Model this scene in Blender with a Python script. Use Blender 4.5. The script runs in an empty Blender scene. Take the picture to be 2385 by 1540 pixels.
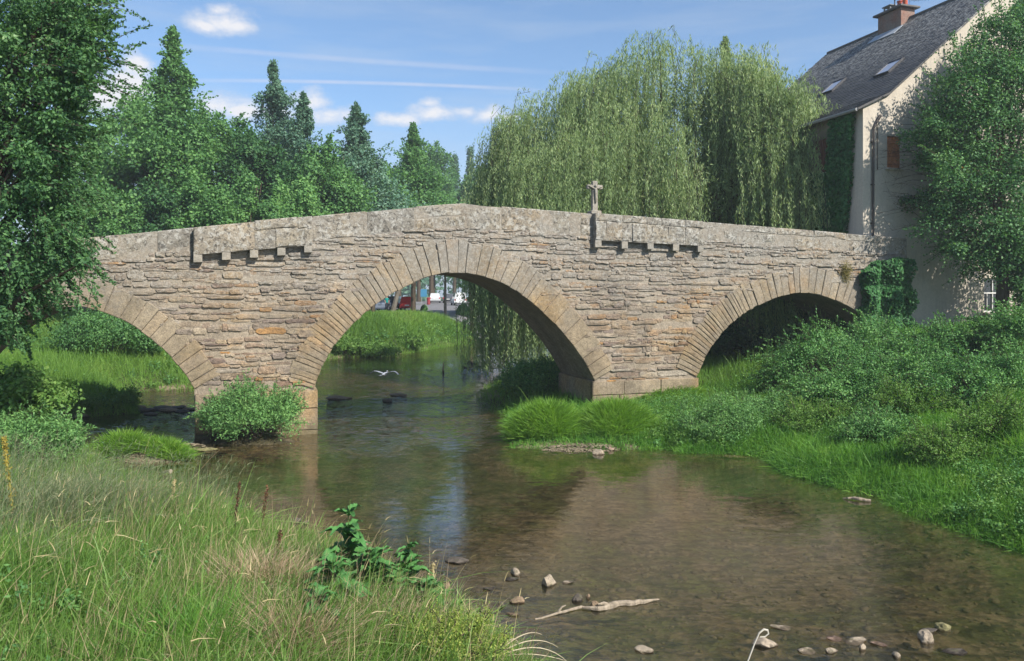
import bpy, bmesh, math, random
import numpy as np
from mathutils import Vector, Matrix, noise as mnoise
random.seed(7)
RNG = np.random.default_rng(11)
SC = bpy.context.scene
COL = SC.collection
R = math.radians
# ---------------------------------------------------------------- measuring frame
F, CX, HY, CAMH = 1855.0, 1192.5, 690.0, 4.83      # focal length, centre, horizon in photo units; eye height
PY, PX0 = 28.0, (735-1192.5)/1855*28.0             # left pier corner on the bridge face
TH = math.atan2(1855, 5917)
U = (math.cos(TH), math.sin(TH))                   # along the bridge
Mv = (-math.sin(TH), math.cos(TH))                 # through the bridge, away from the viewer
SUN = Vector((.843*math.cos(R(41)), -.784*math.cos(R(41)), math.sin(R(41))*1.151)).normalized()

def at(x, y, Y):
    return ((x-CX)/F*Y, Y, CAMH-(y-HY)/F*Y)
def onz(x, y, z=0.0):
    Y = (CAMH-z)*F/(y-HY)
    return ((x-CX)/F*Y, Y)
def bs(x, y, t=0.0):
    """photo point -> (along, height) on the plane t metres behind the bridge face"""
    X0, Y0 = PX0+t*Mv[0], PY+t*Mv[1]
    xi = (x-CX)/F
    s = (xi*Y0-X0)/(U[0]-xi*U[1])
    Y = Y0+s*U[1]
    return (s, CAMH-(y-HY)/F*Y)
def B(s, z, t=0.0):
    return (PX0+s*U[0]+t*Mv[0], PY+s*U[1]+t*Mv[1], z)

# ---------------------------------------------------------------- object helpers
def tag(o, label=None, cat=None, group=None, kind=None):
    if label: o['label'] = label
    if cat: o['category'] = cat
    if group: o['group'] = group
    if kind: o['kind'] = kind
    return o
def thing(name, label, cat, loc, group=None, rotz=0.0):
    o = bpy.data.objects.new(name, None); COL.objects.link(o)
    o.location = loc; o.rotation_euler = (0, 0, rotz); o.empty_display_size = .3
    return tag(o, label, cat, group)
def link_mesh(name, me, mat, parent=None, loc=(0, 0, 0), smooth=False):
    o = bpy.data.objects.new(name, me); COL.objects.link(o)
    if mat is not None:
        for m in (mat if isinstance(mat, (list, tuple)) else [mat]): me.materials.append(m)
    o.location = loc
    if parent is not None: o.parent = parent
    if smooth: me.polygons.foreach_set('use_smooth', np.ones(len(me.polygons), bool))
    return o
def np_mesh(name, V, loops, starts):
    me = bpy.data.meshes.new(name)
    V = np.ascontiguousarray(V, np.float32)
    me.vertices.add(len(V)); me.vertices.foreach_set('co', V.ravel())
    me.loops.add(len(loops)); me.loops.foreach_set('vertex_index', np.ascontiguousarray(loops, np.int32))
    me.polygons.add(len(starts)); me.polygons.foreach_set('loop_start', np.ascontiguousarray(starts, np.int32))
    me.update(calc_edges=True)
    return me
class MB:
    """collects shapes and links them as ONE mesh"""
    def __init__(s, org=(0, 0, 0)): s.v = []; s.f = []; s.org = org; s.mi = []; s.cur = 0
    def add(s, vs, fs):
        n = len(s.v); s.v.extend(vs)
        for f in fs: s.f.append(tuple(i+n for i in f)); s.mi.append(s.cur)
    def box(s, c, d, rz=0.0, bev=0.0, fn=None):
        x, y, z = d[0]/2, d[1]/2, d[2]/2
        if bev > 0:
            b = min(bev, x*.9, y*.9, z*.9); vs = []
            for k, (zz, ins) in enumerate(((-z, b), (-z+b, 0), (z-b, 0), (z, b))):
                for sx, sy in ((-1, -1), (1, -1), (1, 1), (-1, 1)): vs.append((sx*(x-ins), sy*(y-ins), zz))
            fs = [(3, 2, 1, 0), (12, 13, 14, 15)]
            for k in range(3):
                for i in range(4): j = (i+1) % 4; fs.append((k*4+i, k*4+j, k*4+4+j, k*4+4+i))
        else:
            vs = [(sx*x, sy*y, sz*z) for sz in (-1, 1) for sx, sy in ((-1, -1), (1, -1), (1, 1), (-1, 1))]
            fs = [(3, 2, 1, 0), (4, 5, 6, 7)]+[(i, (i+1) % 4, 4+(i+1) % 4, 4+i) for i in range(4)]
        cr, sr = math.cos(rz), math.sin(rz)
        out = [(c[0]+a*cr-b_*sr, c[1]+a*sr+b_*cr, c[2]+e) for a, b_, e in vs]
        if fn: out = [fn(*p) for p in out]
        s.add(out, fs)
    def tube(s, pts, rad, n=6, cap=True):
        pts = [Vector(p) for p in pts]; rings = []
        if not isinstance(rad, (list, tuple)): rad = [rad]*len(pts)
        prev = None; vs = []; fs = []
        for i, p in enumerate(pts):
            d = (pts[min(i+1, len(pts)-1)]-pts[max(i-1, 0)])
            d = d.normalized() if d.length > 1e-9 else Vector((0, 0, 1))
            a = prev if prev is not None else (Vector((0, 1, 0)) if abs(d.y) < .9 else Vector((1, 0, 0)))
            e1 = (a-d*a.dot(d)); e1 = e1.normalized() if e1.length > 1e-6 else d.orthogonal().normalized()
            prev = e1; e2 = d.cross(e1)
            for k in range(n):
                an = 2*math.pi*k/n
                vs.append(tuple(p+(e1*math.cos(an)+e2*math.sin(an))*rad[i]))
        for i in range(len(pts)-1):
            for k in range(n):
                j = (k+1) % n; fs.append((i*n+k, i*n+j, i*n+n+j, i*n+n+k))
        if cap: fs.append(tuple(range(n-1, -1, -1))); fs.append(tuple((len(pts)-1)*n+k for k in range(n)))
        s.add(vs, fs)
    def lathe(s, c, prof, n=12):
        vs = []; fs = []
        for r, z in prof:
            for k in range(n):
                a = 2*math.pi*k/n; vs.append((c[0]+r*math.cos(a), c[1]+r*math.sin(a), c[2]+z))
        for i in range(len(prof)-1):
            for k in range(n):
                j = (k+1) % n; fs.append((i*n+k, i*n+j, i*n+n+j, i*n+n+k))
        fs.append(tuple(range(n-1, -1, -1))); fs.append(tuple((len(prof)-1)*n+k for k in range(n)))
        s.add(vs, fs)
    def stone(s, poly, p, back=.12, bev=.03, map_=B, rough=.012, t0=0.0):
        """a dressed stone: polygon (along, height), face stands p proud of plane t0"""
        n = len(poly); cx = sum(q[0] for q in poly)/n; cz = sum(q[1] for q in poly)/n
        vs = []
        for (sc_, dp) in ((1.0, back), (1.0, -p+bev*.8), (None, -p)):
            for (a, z) in poly:
                if sc_ is None:
                    L = math.hypot(a-cx, z-cz)+1e-6; k = max(.4, 1-bev/L); aa, zz = cx+(a-cx)*k, cz+(z-cz)*k
                else: aa, zz = a, z
                d = dp+(random.uniform(-rough, rough) if sc_ is None else 0)
                vs.append(map_(aa, zz, t0+d))
        vs.append(map_(cx, cz, t0-p-random.uniform(0, rough*1.5)))
        fs = []
        for k in range(2):
            for i in range(n): j = (i+1) % n; fs.append((k*n+i, k*n+j, k*n+n+j, k*n+n+i))
        for i in range(n): fs.append((2*n+i, 2*n+(i+1) % n, 3*n))
        s.add(vs, fs)
    def build(s, name, mat, parent=None, smooth=False, loc=None):
        me = bpy.data.meshes.new(name)
        o = s.org
        me.from_pydata([(a-o[0], b-o[1], c-o[2]) for a, b, c in s.v], [], s.f)
        ob = link_mesh(name, me, mat, parent, loc if loc is not None else ((0, 0, 0) if parent is not None else o), smooth)
        if isinstance(mat, (list, tuple)): me.polygons.foreach_set('material_index', np.array(s.mi, np.int32))
        bm = bmesh.new(); bm.from_mesh(me); bmesh.ops.recalc_face_normals(bm, faces=bm.faces); bm.to_mesh(me); bm.free()
        return ob

# ---------------------------------------------------------------- materials
class NT:
    def __init__(s, name):
        s.m = bpy.data.materials.new(name); s.m.use_nodes = True; s.t = s.m.node_tree
        s.t.nodes.clear(); s.out = s.n('ShaderNodeOutputMaterial')
    def n(s, ty, **kw):
        nd = s.t.nodes.new(ty)
        for k, v in kw.items(): setattr(nd, k, v)
        return nd
    def link(s, a, b): s.t.links.new(a, b)
    def val(s, sock, v):
        if isinstance(v, bpy.types.NodeSocket): s.link(v, sock)
        else: sock.default_value = v
    def math(s, op, a, b=None, c=None, clamp=False):
        nd = s.n('ShaderNodeMath', operation=op, use_clamp=clamp); s.val(nd.inputs[0], a)
        if b is not None: s.val(nd.inputs[1], b)
        if c is not None: s.val(nd.inputs[2], c)
        return nd.outputs[0]
    def noise(s, vec, scale, detail=4, rough=.55, dist=0.0):
        nd = s.n('ShaderNodeTexNoise'); s.val(nd.inputs['Vector'], vec)
        nd.inputs['Scale'].default_value = scale; nd.inputs['Detail'].default_value = detail
        nd.inputs['Roughness'].default_value = rough; nd.inputs['Distortion'].default_value = dist
        return nd.outputs['Fac']
    def ramp(s, fac, stops, interp='LINEAR'):
        nd = s.n('ShaderNodeValToRGB'); cr = nd.color_ramp; cr.interpolation = interp
        while len(cr.elements) < len(stops): cr.elements.new(.5)
        for e, (p, c) in zip(cr.elements, stops):
            e.position = p; e.color = (c, c, c, 1) if isinstance(c, (int, float)) else (*c, 1)
        s.val(nd.inputs[0], fac); return nd.outputs[0]
    def mix(s, fac, a, b, mode='MIX'):
        nd = s.n('ShaderNodeMix', data_type='RGBA', blend_type=mode)
        s.val(nd.inputs[0], fac)
        for sk, v in ((nd.inputs[6], a), (nd.inputs[7], b)):
            if isinstance(v, bpy.types.NodeSocket): s.link(v, sk)
            else: sk.default_value = (*v, 1)
        return nd.outputs[2]
    def map(s, vec, scale=(1, 1, 1), loc=(0, 0, 0), rot=(0, 0, 0)):
        nd = s.n('ShaderNodeMapping'); s.link(vec, nd.inputs[0]); nd.inputs['Location'].default_value = loc
        nd.inputs['Rotation'].default_value = rot; nd.inputs['Scale'].default_value = scale; return nd.outputs[0]
    def pos(s): return s.n('ShaderNodeNewGeometry').outputs['Position']
    def geo(s, k): return s.n('ShaderNodeNewGeometry').outputs[k]
    def obj(s): return s.n('ShaderNodeTexCoord').outputs['Object']
    def bump(s, h, strength, dist=.05):
        nd = s.n('ShaderNodeBump'); nd.inputs['Strength'].default_value = strength; nd.inputs['Distance'].default_value = dist
        s.link(h, nd.inputs['Height']); return nd.outputs[0]
    def bsdf(s, col, rough=.9, spec=.2, bump=None, metal=0.0):
        nd = s.n('ShaderNodeBsdfPrincipled')
        if isinstance(col, bpy.types.NodeSocket): s.link(col, nd.inputs['Base Color'])
        else: nd.inputs['Base Color'].default_value = (*col, 1)
        s.val(nd.inputs['Roughness'], rough); nd.inputs['Specular IOR Level'].default_value = spec
        nd.inputs['Metallic'].default_value = metal
        if bump is not None: s.link(bump, nd.inputs['Normal'])
        s.link(nd.outputs[0], s.out.inputs[0]); return nd

def m_stone(name, stops, lichen=.35, dark=.35, warm=0.0, bumpk=.5, nscale=1.0):
    t = NT(name); p = t.pos(); isl = t.geo('Random Per Island')
    base = t.ramp(isl, stops)
    n1 = t.noise(p, 6*nscale, 6, .65); n2 = t.noise(p, 28*nscale, 5, .7); n3 = t.noise(p, 1.1, 4, .6)
    base = t.mix(1.0, base, t.ramp(n1, ((.2, .60), (.8, 1.30))), 'MULTIPLY')
    base = t.mix(1.0, base, t.ramp(n2, ((.25, .5), (.75, 1.38))), 'MULTIPLY')
    base = t.mix(1.0, base, t.ramp(t.noise(t.map(p, (1, 1, .45)), .9, 5, .62), ((.3, .72), (.6, 1.1))), 'MULTIPLY')
    if warm > 0:
        oc = t.ramp(t.noise(t.map(p, loc=(3, 9, 5)), .55, 4, .6), ((.48, 0), (.66, 1))); base = t.mix(t.math('MULTIPLY', oc, warm), base, t.mix(1.0, base, (1.22, 1.0, .68), 'MULTIPLY'))
        gy = t.ramp(t.noise(t.map(p, loc=(8, 1, 2)), .8, 4, .6), ((.5, 0), (.66, 1))); base = t.mix(t.math('MULTIPLY', gy, warm), base, t.mix(1.0, base, (.74, .76, .80), 'MULTIPLY'))
    z = t.n('ShaderNodeSeparateXYZ'); t.link(p, z.inputs[0])
    hi = t.n('ShaderNodeMapRange', interpolation_type='SMOOTHSTEP'); t.link(z.outputs[2], hi.inputs[0])
    hi.inputs[1].default_value = 3.2; hi.inputs[2].default_value = 7.0
    gr = t.math('MULTIPLY', hi.outputs[0], t.ramp(n3, ((.3, .15), (.65, .85))))
    base = t.mix(gr, base, t.mix(1.0, (.225, .21, .185), t.ramp(n2, ((.2, .6), (.8, 1.3))), 'MULTIPLY'))
    # pale grey lichen and dark crust, both commoner near the top where the stone weathers
    li = t.math('MULTIPLY', t.ramp(t.noise(p, 9*nscale, 6, .72, .4), ((.5, 0), (.56, 1))), t.math('MULTIPLY', hi.outputs[0], lichen))
    base = t.mix(li, base, (.42, .41, .375))
    dk = t.math('MULTIPLY', t.ramp(t.noise(t.map(p, loc=(7, 3, 2)), 13*nscale, 6, .75, .6), ((.52, 0), (.59, 1))), dark)
    base = t.mix(dk, base, (.055, .05, .045))
    tz = t.n('ShaderNodeMapRange', interpolation_type='SMOOTHSTEP'); t.link(t.math('ADD', z.outputs[2], t.math('MULTIPLY', t.math('SUBTRACT', n3, .5), 1.4)), tz.inputs[0]); tz.inputs[1].default_value = .75; tz.inputs[2].default_value = .1; tz.inputs[4].default_value = .7
    base = t.mix(tz.outputs[0], base, (.075, .068, .038))
    h = t.math('ADD', t.math('MULTIPLY', n1, 1.0), t.math('MULTIPLY', n2, .55))
    t.bsdf(base, .95, .1, t.bump(h, bumpk, .06)); return t.m
def m_plain(name, col, rough=.6, spec=.3, var=.12, scale=8, metal=0.0, bumpk=0.0):
    t = NT(name); p = t.obj(); n = t.noise(p, scale, 5, .6)
    c = t.mix(1.0, col, t.ramp(n, ((.2, 1-var*1.6), (.8, 1+var))), 'MULTIPLY')
    t.bsdf(c, rough, spec, t.bump(n, bumpk, .02) if bumpk else None, metal); return t.m
def m_leaf(name, stops, trans=.35, clump=.35, cscale=.5, rough=.55):
    """leaves: every leaf takes its own tone, with broad drifts of yellower and bluer leaves"""
    t = NT(name); p = t.pos(); isl = t.geo('Random Per Island')
    n = t.noise(p, cscale, 3, .6)
    f = t.math('ADD', t.math('MULTIPLY', isl, 1-clump), t.math('MULTIPLY', t.ramp(n, ((.3, 0), (.7, 1))), clump))
    c = t.ramp(f, stops)
    d = t.n('ShaderNodeBsdfPrincipled'); t.link(c, d.inputs['Base Color']); d.inputs['Roughness'].default_value = rough
    d.inputs['Specular IOR Level'].default_value = .22
    tr = t.n('ShaderNodeBsdfTranslucent'); t.link(t.mix(1.0, c, (1.25, 1.3, .7), 'MULTIPLY'), tr.inputs[0])
    mx = t.n('ShaderNodeMixShader'); mx.inputs[0].default_value = trans
    t.link(d.outputs[0], mx.inputs[1]); t.link(tr.outputs[0], mx.inputs[2]); t.link(mx.outputs[0], t.out.inputs[0])
    return t.m
def m_bark(name, col):
    t = NT(name); p = t.obj(); n = t.noise(t.map(p, (6, 6, 1.2)), 2.2, 6, .7)
    t.bsdf(t.mix(1.0, col, t.ramp(n, ((.25, .45), (.75, 1.35))), 'MULTIPLY'), .95, .1, t.bump(n, .7, .05)); return t.m
# ---------------------------------------------------------------- camera, sun, sky
cam = bpy.data.cameras.new('camera'); cam.lens = F/2385*36; cam.sensor_width = 36; cam.clip_end = 6000; cam.clip_start = .1
cam.shift_y = -(770-HY)/2385
camo = bpy.data.objects.new('camera', cam); COL.objects.link(camo); camo.location = (0, 0, CAMH); camo.rotation_euler = (R(90), 0, 0)
SC.camera = camo
sl = bpy.data.lights.new('sun', 'SUN'); sl.energy = 4.3; sl.angle = R(.55); sl.color = (1, .95, .86)
so = bpy.data.objects.new('sun', sl); COL.objects.link(so); so.rotation_euler = SUN.to_track_quat('Z', 'Y').to_euler(); so.location = (20, -20, 40)
SC.view_settings.view_transform = 'Standard'; SC.view_settings.look = 'None'; SC.view_settings.exposure = 0.98; SC.view_settings.gamma = 1
SC.cycles.use_denoising = True
SC.cycles.max_bounces = 6; SC.cycles.transparent_max_bounces = 12; SC.cycles.diffuse_bounces = 3; SC.cycles.glossy_bounces = 3
SC.cycles.use_adaptive_sampling = True; SC.cycles.adaptive_threshold = .02

def make_world():
    w = bpy.data.worlds.new('World'); SC.world = w; w.use_nodes = True; nt = w.node_tree; nt.nodes.clear()
    class W(NT):
        def __init__(s): s.t = nt
    t = W(); out = t.n('ShaderNodeOutputWorld'); bg = t.n('ShaderNodeBackground')
    sky = t.n('ShaderNodeTexSky', sky_type='NISHITA'); sky.sun_disc = False
    sky.sun_elevation = math.asin(SUN.z); sky.sun_rotation = math.atan2(SUN.x, SUN.y)
    sky.altitude = 300; sky.air_density = 1.0; sky.dust_density = .6; sky.ozone_density = 2.2
    d = t.n('ShaderNodeTexCoord').outputs['Generated']
    sp = t.n('ShaderNodeSeparateXYZ'); t.link(d, sp.inputs[0])
    az = t.math('ARCTAN2', sp.outputs[0], sp.outputs[1]); el = t.math('ARCSINE', sp.outputs[2])
    cb = t.n('ShaderNodeCombineXYZ'); t.link(az, cb.inputs[0]); t.link(el, cb.inputs[1]); P = cb.outputs[0]
    # the low sky is deeper than the model's: a slight blue filter towards the horizon
    elr = t.n('ShaderNodeMapRange', interpolation_type='SMOOTHSTEP'); t.link(el, elr.inputs[0])
    elr.inputs[1].default_value = .02; elr.inputs[2].default_value = .45
    skyc = t.mix(1.0, sky.outputs[0], t.mix(elr.outputs[0], (.72, .80, .88), (.82, .90, .94)), 'MULTIPLY')
    def ae(x, y):
        u, v = (x-CX)/F, (HY-y)/F
        return (math.atan(u), math.atan2(v, math.hypot(1, u)))
    K = 1.28                                        # cloud white over the sky, before strength
    wn = t.noise(t.map(P, (1, 1.5, 1)), 13, 7, .6); wn2 = t.noise(t.map(P, (1, 1.5, 1), (3, 2, 0)), 38, 5, .6)
    den = None
    puffs = [(515, 52, 85, 34), (480, 60, 55, 24), (555, 60, 50, 22), (505, 26, 40, 20),
             (318, 150, 52, 40), (300, 195, 90, 46), (262, 225, 110, 50),
             (505, 248, 70, 34), (560, 258, 90, 30), (720, 240, 75, 34), (650, 262, 90, 30), (770, 268, 90, 30),
             (1010, 262, 90, 30), (1000, 240, 42, 20), (1085, 262, 55, 20), (1140, 268, 75, 22), (930, 278, 70, 20), (1180, 275, 60, 16),
             (1900, 300, 120, 24), (2200, 120, 60, 10)]
    for (x, y, rx, ry) in puffs[:-2]:
        c = ae(x, y); s1 = t.n('ShaderNodeVectorMath', operation='SUBTRACT'); t.link(P, s1.inputs[0]); s1.inputs[1].default_value = (c[0], c[1], 0)
        s2 = t.n('ShaderNodeVectorMath', operation='MULTIPLY'); t.link(s1.outputs[0], s2.inputs[0]); s2.inputs[1].default_value = (F/rx, F/ry, 0)
        s3 = t.n('ShaderNodeVectorMath', operation='LENGTH'); t.link(s2.outputs[0], s3.inputs[0])
        v = t.math('SUBTRACT', 1.0, s3.outputs['Value'])
        den = v if den is None else t.math('MAXIMUM', den, v)
    den = t.math('ADD', den, t.math('ADD', t.math('MULTIPLY', t.math('SUBTRACT', wn, .5), 2.5), t.math('MULTIPLY', t.math('SUBTRACT', wn2, .5), 1.0)))
    cm = t.ramp(den, ((-.0, 0), (.32, .38), (.85, .9)))
    # cloud underside greyer: the density gradient downwards
    ccol = t.mix(t.ramp(den, ((.1, 0), (.7, 1))), (3.6, 3.85, 4.4), (5.0, 4.9, 4.95))
    # thin grey-lilac veil low down
    ev = t.n('ShaderNodeMapRange', interpolation_type='SMOOTHSTEP'); t.link(el, ev.inputs[0])
    ev.inputs[1].default_value = .25; ev.inputs[2].default_value = .10; ev.inputs[3].default_value = 0; ev.inputs[4].default_value = .55
    # thin high streaks
    st = t.ramp(t.noise(t.map(P, (1.2, 9, 1), rot=(0, 0, .08)), 3.2, 5, .6), ((.45, 0), (.8, .30)))
    col = t.mix(st, skyc, (3.3, 3.7, 4.2))
    col = t.mix(ev.outputs[0], col, (2.7, 3.2, 3.9))
    # aircraft trails: narrow bands
    def trail(pts, wpx, amt):
        nonlocal col
        a = [ae(*p) for p in pts]; L = len(a)
        cf = np.polyfit([q[0] for q in a], [q[1] for q in a], min(2, L-1))
        cf = [0]*(3-len(cf))+list(cf)
        yv = t.math('ADD', t.math('MULTIPLY', t.math('ADD', t.math('MULTIPLY', az, cf[0]), cf[1]), az), cf[2])
        dd = t.math('ABSOLUTE', t.math('DIVIDE', t.math('SUBTRACT', el, yv), wpx/F))
        m = t.n('ShaderNodeMapRange', interpolation_type='SMOOTHSTEP'); t.link(dd, m.inputs[0])
        m.inputs[1].default_value = 1; m.inputs[2].default_value = .15; m.inputs[3].default_value = 0; m.inputs[4].default_value = amt
        xs = sorted(q[0] for q in a)
        e0 = t.n('ShaderNodeMapRange', interpolation_type='SMOOTHSTEP'); t.link(az, e0.inputs[0]); e0.inputs[1].default_value = xs[0]; e0.inputs[2].default_value = xs[0]+(xs[-1]-xs[0])*.3
        e1 = t.n('ShaderNodeMapRange', interpolation_type='SMOOTHSTEP'); t.link(az, e1.inputs[0]); e1.inputs[1].default_value = xs[-1]; e1.inputs[2].default_value = xs[-1]-(xs[-1]-xs[0])*.3
        k = t.math('MULTIPLY', m.outputs[0], t.math('MULTIPLY', e0.outputs[0], e1.outputs[0]))
        k = t.math('MULTIPLY', k, t.ramp(wn2, ((.25, .6), (.6, 1))))
        col = t.mix(k, col, (4.8, 4.5, 4.7))
    trail([(250, 92), (560, 118), (900, 146), (1400, 174)], 9, .19)
    trail([(330, 188), (700, 188), (900, 196), (1330, 214)], 6, .34)
    col = t.mix(cm, col, ccol)
    t.link(col, bg.inputs[0]); bg.inputs[1].default_value = .098
    t.link(bg.outputs[0], out.inputs[0])
make_world()

# ---------------------------------------------------------------- terrain
RIV_R = [(2385, 1285), (2250, 1240), (2100, 1188), (2060, 1158), (1950, 1134), (1830, 1102), (1790, 1066), (1700, 1056), (1590, 1054), (1555, 1042), (1525, 1046),
         (1400, 1048), (1290, 1046), (1195, 1044), (1182, 1010), (1190, 965), (1140, 942), (1133, 918), (1172, 880), (1230, 856), (1290, 842)]
RIV_L = [(1150, 788), (1060, 803), (950, 822), (840, 830), (760, 836), (600, 870), (440, 905), (300, 915), (285, 935), (312, 962), (230, 968), (132, 975), (120, 1000), (160, 1050),
         (230, 1088), (330, 1148), (480, 1200), (610, 1240), (690, 1300), (850, 1345), (960, 1400), (1050, 1450), (1150, 1500)]
rp = [(22, -20), (20, -2), (15.5, 7), (12, 12.5)] + [onz(*p) for p in RIV_R] + [(8, 65), (20, 71), (45, 74), (90, 76)]
lp = [(90, 110), (40, 104), (12, 99), (3, 95)] + [onz(*p) for p in RIV_L] + [(.6, 9.5), (1.6, 6), (2.8, 2), (3.2, -20)]
RIVER = np.array(rp+lp)
TGT = np.array([(-.5, 8, 1.0), (-3, 8, 1.35), (-8, 9, 1.7), (-14, 13, 1.7), (-6, 13, 1.1), (-12, 19, .8), (-17, 23, .8), (-20, 30, 1.0), (-24, 40, 1.7), (-28, 56, 3.15), (-22, 62, 3.1),
    (-17, 50, 1.6), (-12, 82, 3.15), (-8, 83, 3.15), (-5, 98, 3.2), (0, 140, 3.7), (0, 0, 3.0), (-4, 2, 2.7), (-10, 0, 2.8), (-30, 10, 2.6), (-40, 60, 3.3), (-20, 75, 3.2), (-60, 30, 3.2), (-12, 150, 3.8), (-20, 110, 3.5),
    (10.8, 18.5, .7), (13, 18.5, 1.5), (16, 21, 2.4), (20, 20, 2.9), (12, 24, 1.3), (9.5, 23.5, .7), (6, 27.5, .5), (3.5, 27.5, .4), (1.5, 27.5, .3), (5, 31, .6), (8, 31, .75), (11, 31, 1.3), (13.5, 32, 2.1), (17, 33, 3.2), (20.5, 33.5, 3.5),
    (26, 32, 3.6), (2.5, 36, .6), (5, 42, .9), (11, 42, 1.2), (14, 46, 1.6), (8, 60, 2), (16, 58, 2.4), (30, 60, 3.2), (40, 50, 3.4), (30, 95, 3.2), (60, 60, 3.5), (40, 20, 3.5), (14, 13, 1.5), (18, 10, 2.2), (25, -5, 3), (-9, 45, .8), (20, 110, 3.4), (30, 140, 3.7),
    (-200, 100, 4), (200, 100, 4), (0, 400, 5), (-200, 400, 6), (200, 400, 6)], float)
ISLES = [(-11.2, 23.5, 1.3, .45, .55), (-12.6, 24.0, .9, .5, .5), (-8.9, 26.5, 1.45, .6, .6), (-10.3, 25.4, .8, .3, .42)]
def seg_dist(P, poly):
    d = np.full(len(P), 1e9); A = poly; Bp = np.roll(poly, -1, 0); ins = np.zeros(len(P), bool)
    for a, b in zip(A, Bp):
        ab = b-a; t = np.clip(((P-a)@ab)/(ab@ab), 0, 1); d = np.minimum(d, np.hypot(*(P-a-t[:, None]*ab).T))
        c = ((a[1] > P[:, 1]) != (b[1] > P[:, 1]))
        if a[1] != b[1]: ins ^= c & (P[:, 0] < (b[0]-a[0])*(P[:, 1]-a[1])/(b[1]-a[1])+a[0])
    return np.where(ins, -d, d)
def snoise(X, Y, seed=0):
    r = np.random.default_rng(seed); o = np.zeros_like(X)
    for k in range(7):
        a = r.uniform(0, 2*math.pi); fr = .25*1.55**k; o += np.sin((X*math.cos(a)+Y*math.sin(a))*fr+r.uniform(0, 6))/1.45**k
    return o/2.6
def gz(X, Y):
    X = np.atleast_1d(np.asarray(X, float)).ravel(); Y = np.atleast_1d(np.asarray(Y, float)).ravel()
    P = np.stack([X, Y], 1); d = seg_dist(P, RIVER)
    w = 1/(((X[:, None]-TGT[:, 0])**2+(Y[:, None]-TGT[:, 1])**2)/(1+.02*Y[:, None])+1.2)**2
    tz = (w*TGT[:, 2]).sum(1)/w.sum(1)
    nz = snoise(X, Y, 3)
    bank = tz*(1-np.exp(-np.maximum(d, 0)/2.2))+.05*nz*np.clip(d, 0, 1)+.03*np.clip(d*3, 0, 1)
    bed = -.02-np.minimum(.38, .16*np.maximum(-d, 0))+.05*nz*np.clip(-d, 0, 1)
    z = np.where(d > 0, bank, bed)
    for (ix, iy, rx, ry, h) in ISLES:
        z = np.maximum(z, np.where(((X-ix)/rx)**2+((Y-iy)/ry)**2 < 6, -.3+h*np.exp(-.5*((X-ix)/rx)**2-.5*((Y-iy)/ry)**2), -9))
    # riffle bar of small stones below the left arch
    return z
def gz1(x, y): return float(gz([x], [y])[0])
def make_ground():
    xs = np.unique(np.concatenate([np.linspace(-900, -60, 15), np.linspace(-60, -20, 41), np.linspace(-20, 20, 141), np.linspace(20, 60, 41), np.linspace(60, 900, 15)]))
    ys = np.unique(np.concatenate([np.linspace(-200, -10, 6), np.linspace(-10, 6, 20), np.linspace(6, 46, 141), np.linspace(46, 120, 90), np.linspace(120, 300, 20), np.linspace(300, 2500, 8)]))
    X, Y = np.meshgrid(xs, ys); Z = gz(X, Y).reshape(X.shape)
    ny, nx = X.shape; V = np.stack([X.ravel(), Y.ravel(), Z.ravel()], 1)
    i = np.arange(ny*nx).reshape(ny, nx); q = np.stack([i[:-1, :-1], i[:-1, 1:], i[1:, 1:], i[1:, :-1]], -1).reshape(-1, 4)
    me = np_mesh('ground', V, q.ravel(), np.arange(len(q))*4)
    t = NT('ground'); p = t.pos(); z = t.n('ShaderNodeSeparateXYZ'); t.link(p, z.inputs[0])
    n1 = t.noise(p, .7, 5, .6); n2 = t.noise(p, 7, 5, .65); n3 = t.noise(p, 24, 4, .7)
    vo = t.n('ShaderNodeTexVoronoi'); t.link(p, vo.inputs[0]); vo.inputs['Scale'].default_value = 9
    bed = t.ramp(n1, ((.3, (.100, .076, .050)), (.45, (.138, .106, .070)), (.54, (.075, .073, .031)), (.7, (.105, .112, .040))))
    bed = t.mix(1.0, bed, t.ramp(vo.outputs['Color'], ((.2, .55), (.8, 1.35))), 'MULTIPLY')
    bed = t.mix(1.0, bed, t.ramp(n3, ((.25, .6), (.75, 1.35))), 'MULTIPLY')
    bed = t.mix(1.0, bed, t.ramp(t.noise(t.map(p, (.6, 1.5, 1)), 2.6, 6, .7), ((.36, .28), (.5, 1.0), (.7, 1.25))), 'MULTIPLY')
    dry = t.mix(n2, (.18, .135, .09), (.26, .21, .145))
    dry = t.mix(1.0, dry, t.ramp(n3, ((.25, .5), (.75, 1.3))), 'MULTIPLY')
    soil = t.mix(t.ramp(n2, ((.35, 0), (.65, 1))), (.035, .055, .018), (.075, .10, .03))
    zz = t.math('ADD', z.outputs[2], t.math('MULTIPLY', t.math('SUBTRACT', n2, .5), .14))
    def mr(a, b):
        m = t.n('ShaderNodeMapRange', interpolation_type='SMOOTHSTEP'); t.link(zz, m.inputs[0]); m.inputs[1].default_value = a; m.inputs[2].default_value = b; return m.outputs[0]
    spit = t.ramp(t.noise(p, .55, 3, .5), ((.50, 0), (.60, 1)))
    c = t.mix(mr(-.03, .03), bed, t.mix(spit, (.055, .048, .026), dry)); c = t.mix(mr(.13, .26), c, soil)
    t.bsdf(c, .95, .1, t.bump(t.math('ADD', n3, vo.outputs['Distance']), .6, .06))
    tag(link_mesh('ground', me, t.m, smooth=True), 'river bed and grassy banks the stone bridge stands on', 'ground', kind='structure')
make_ground()
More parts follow.
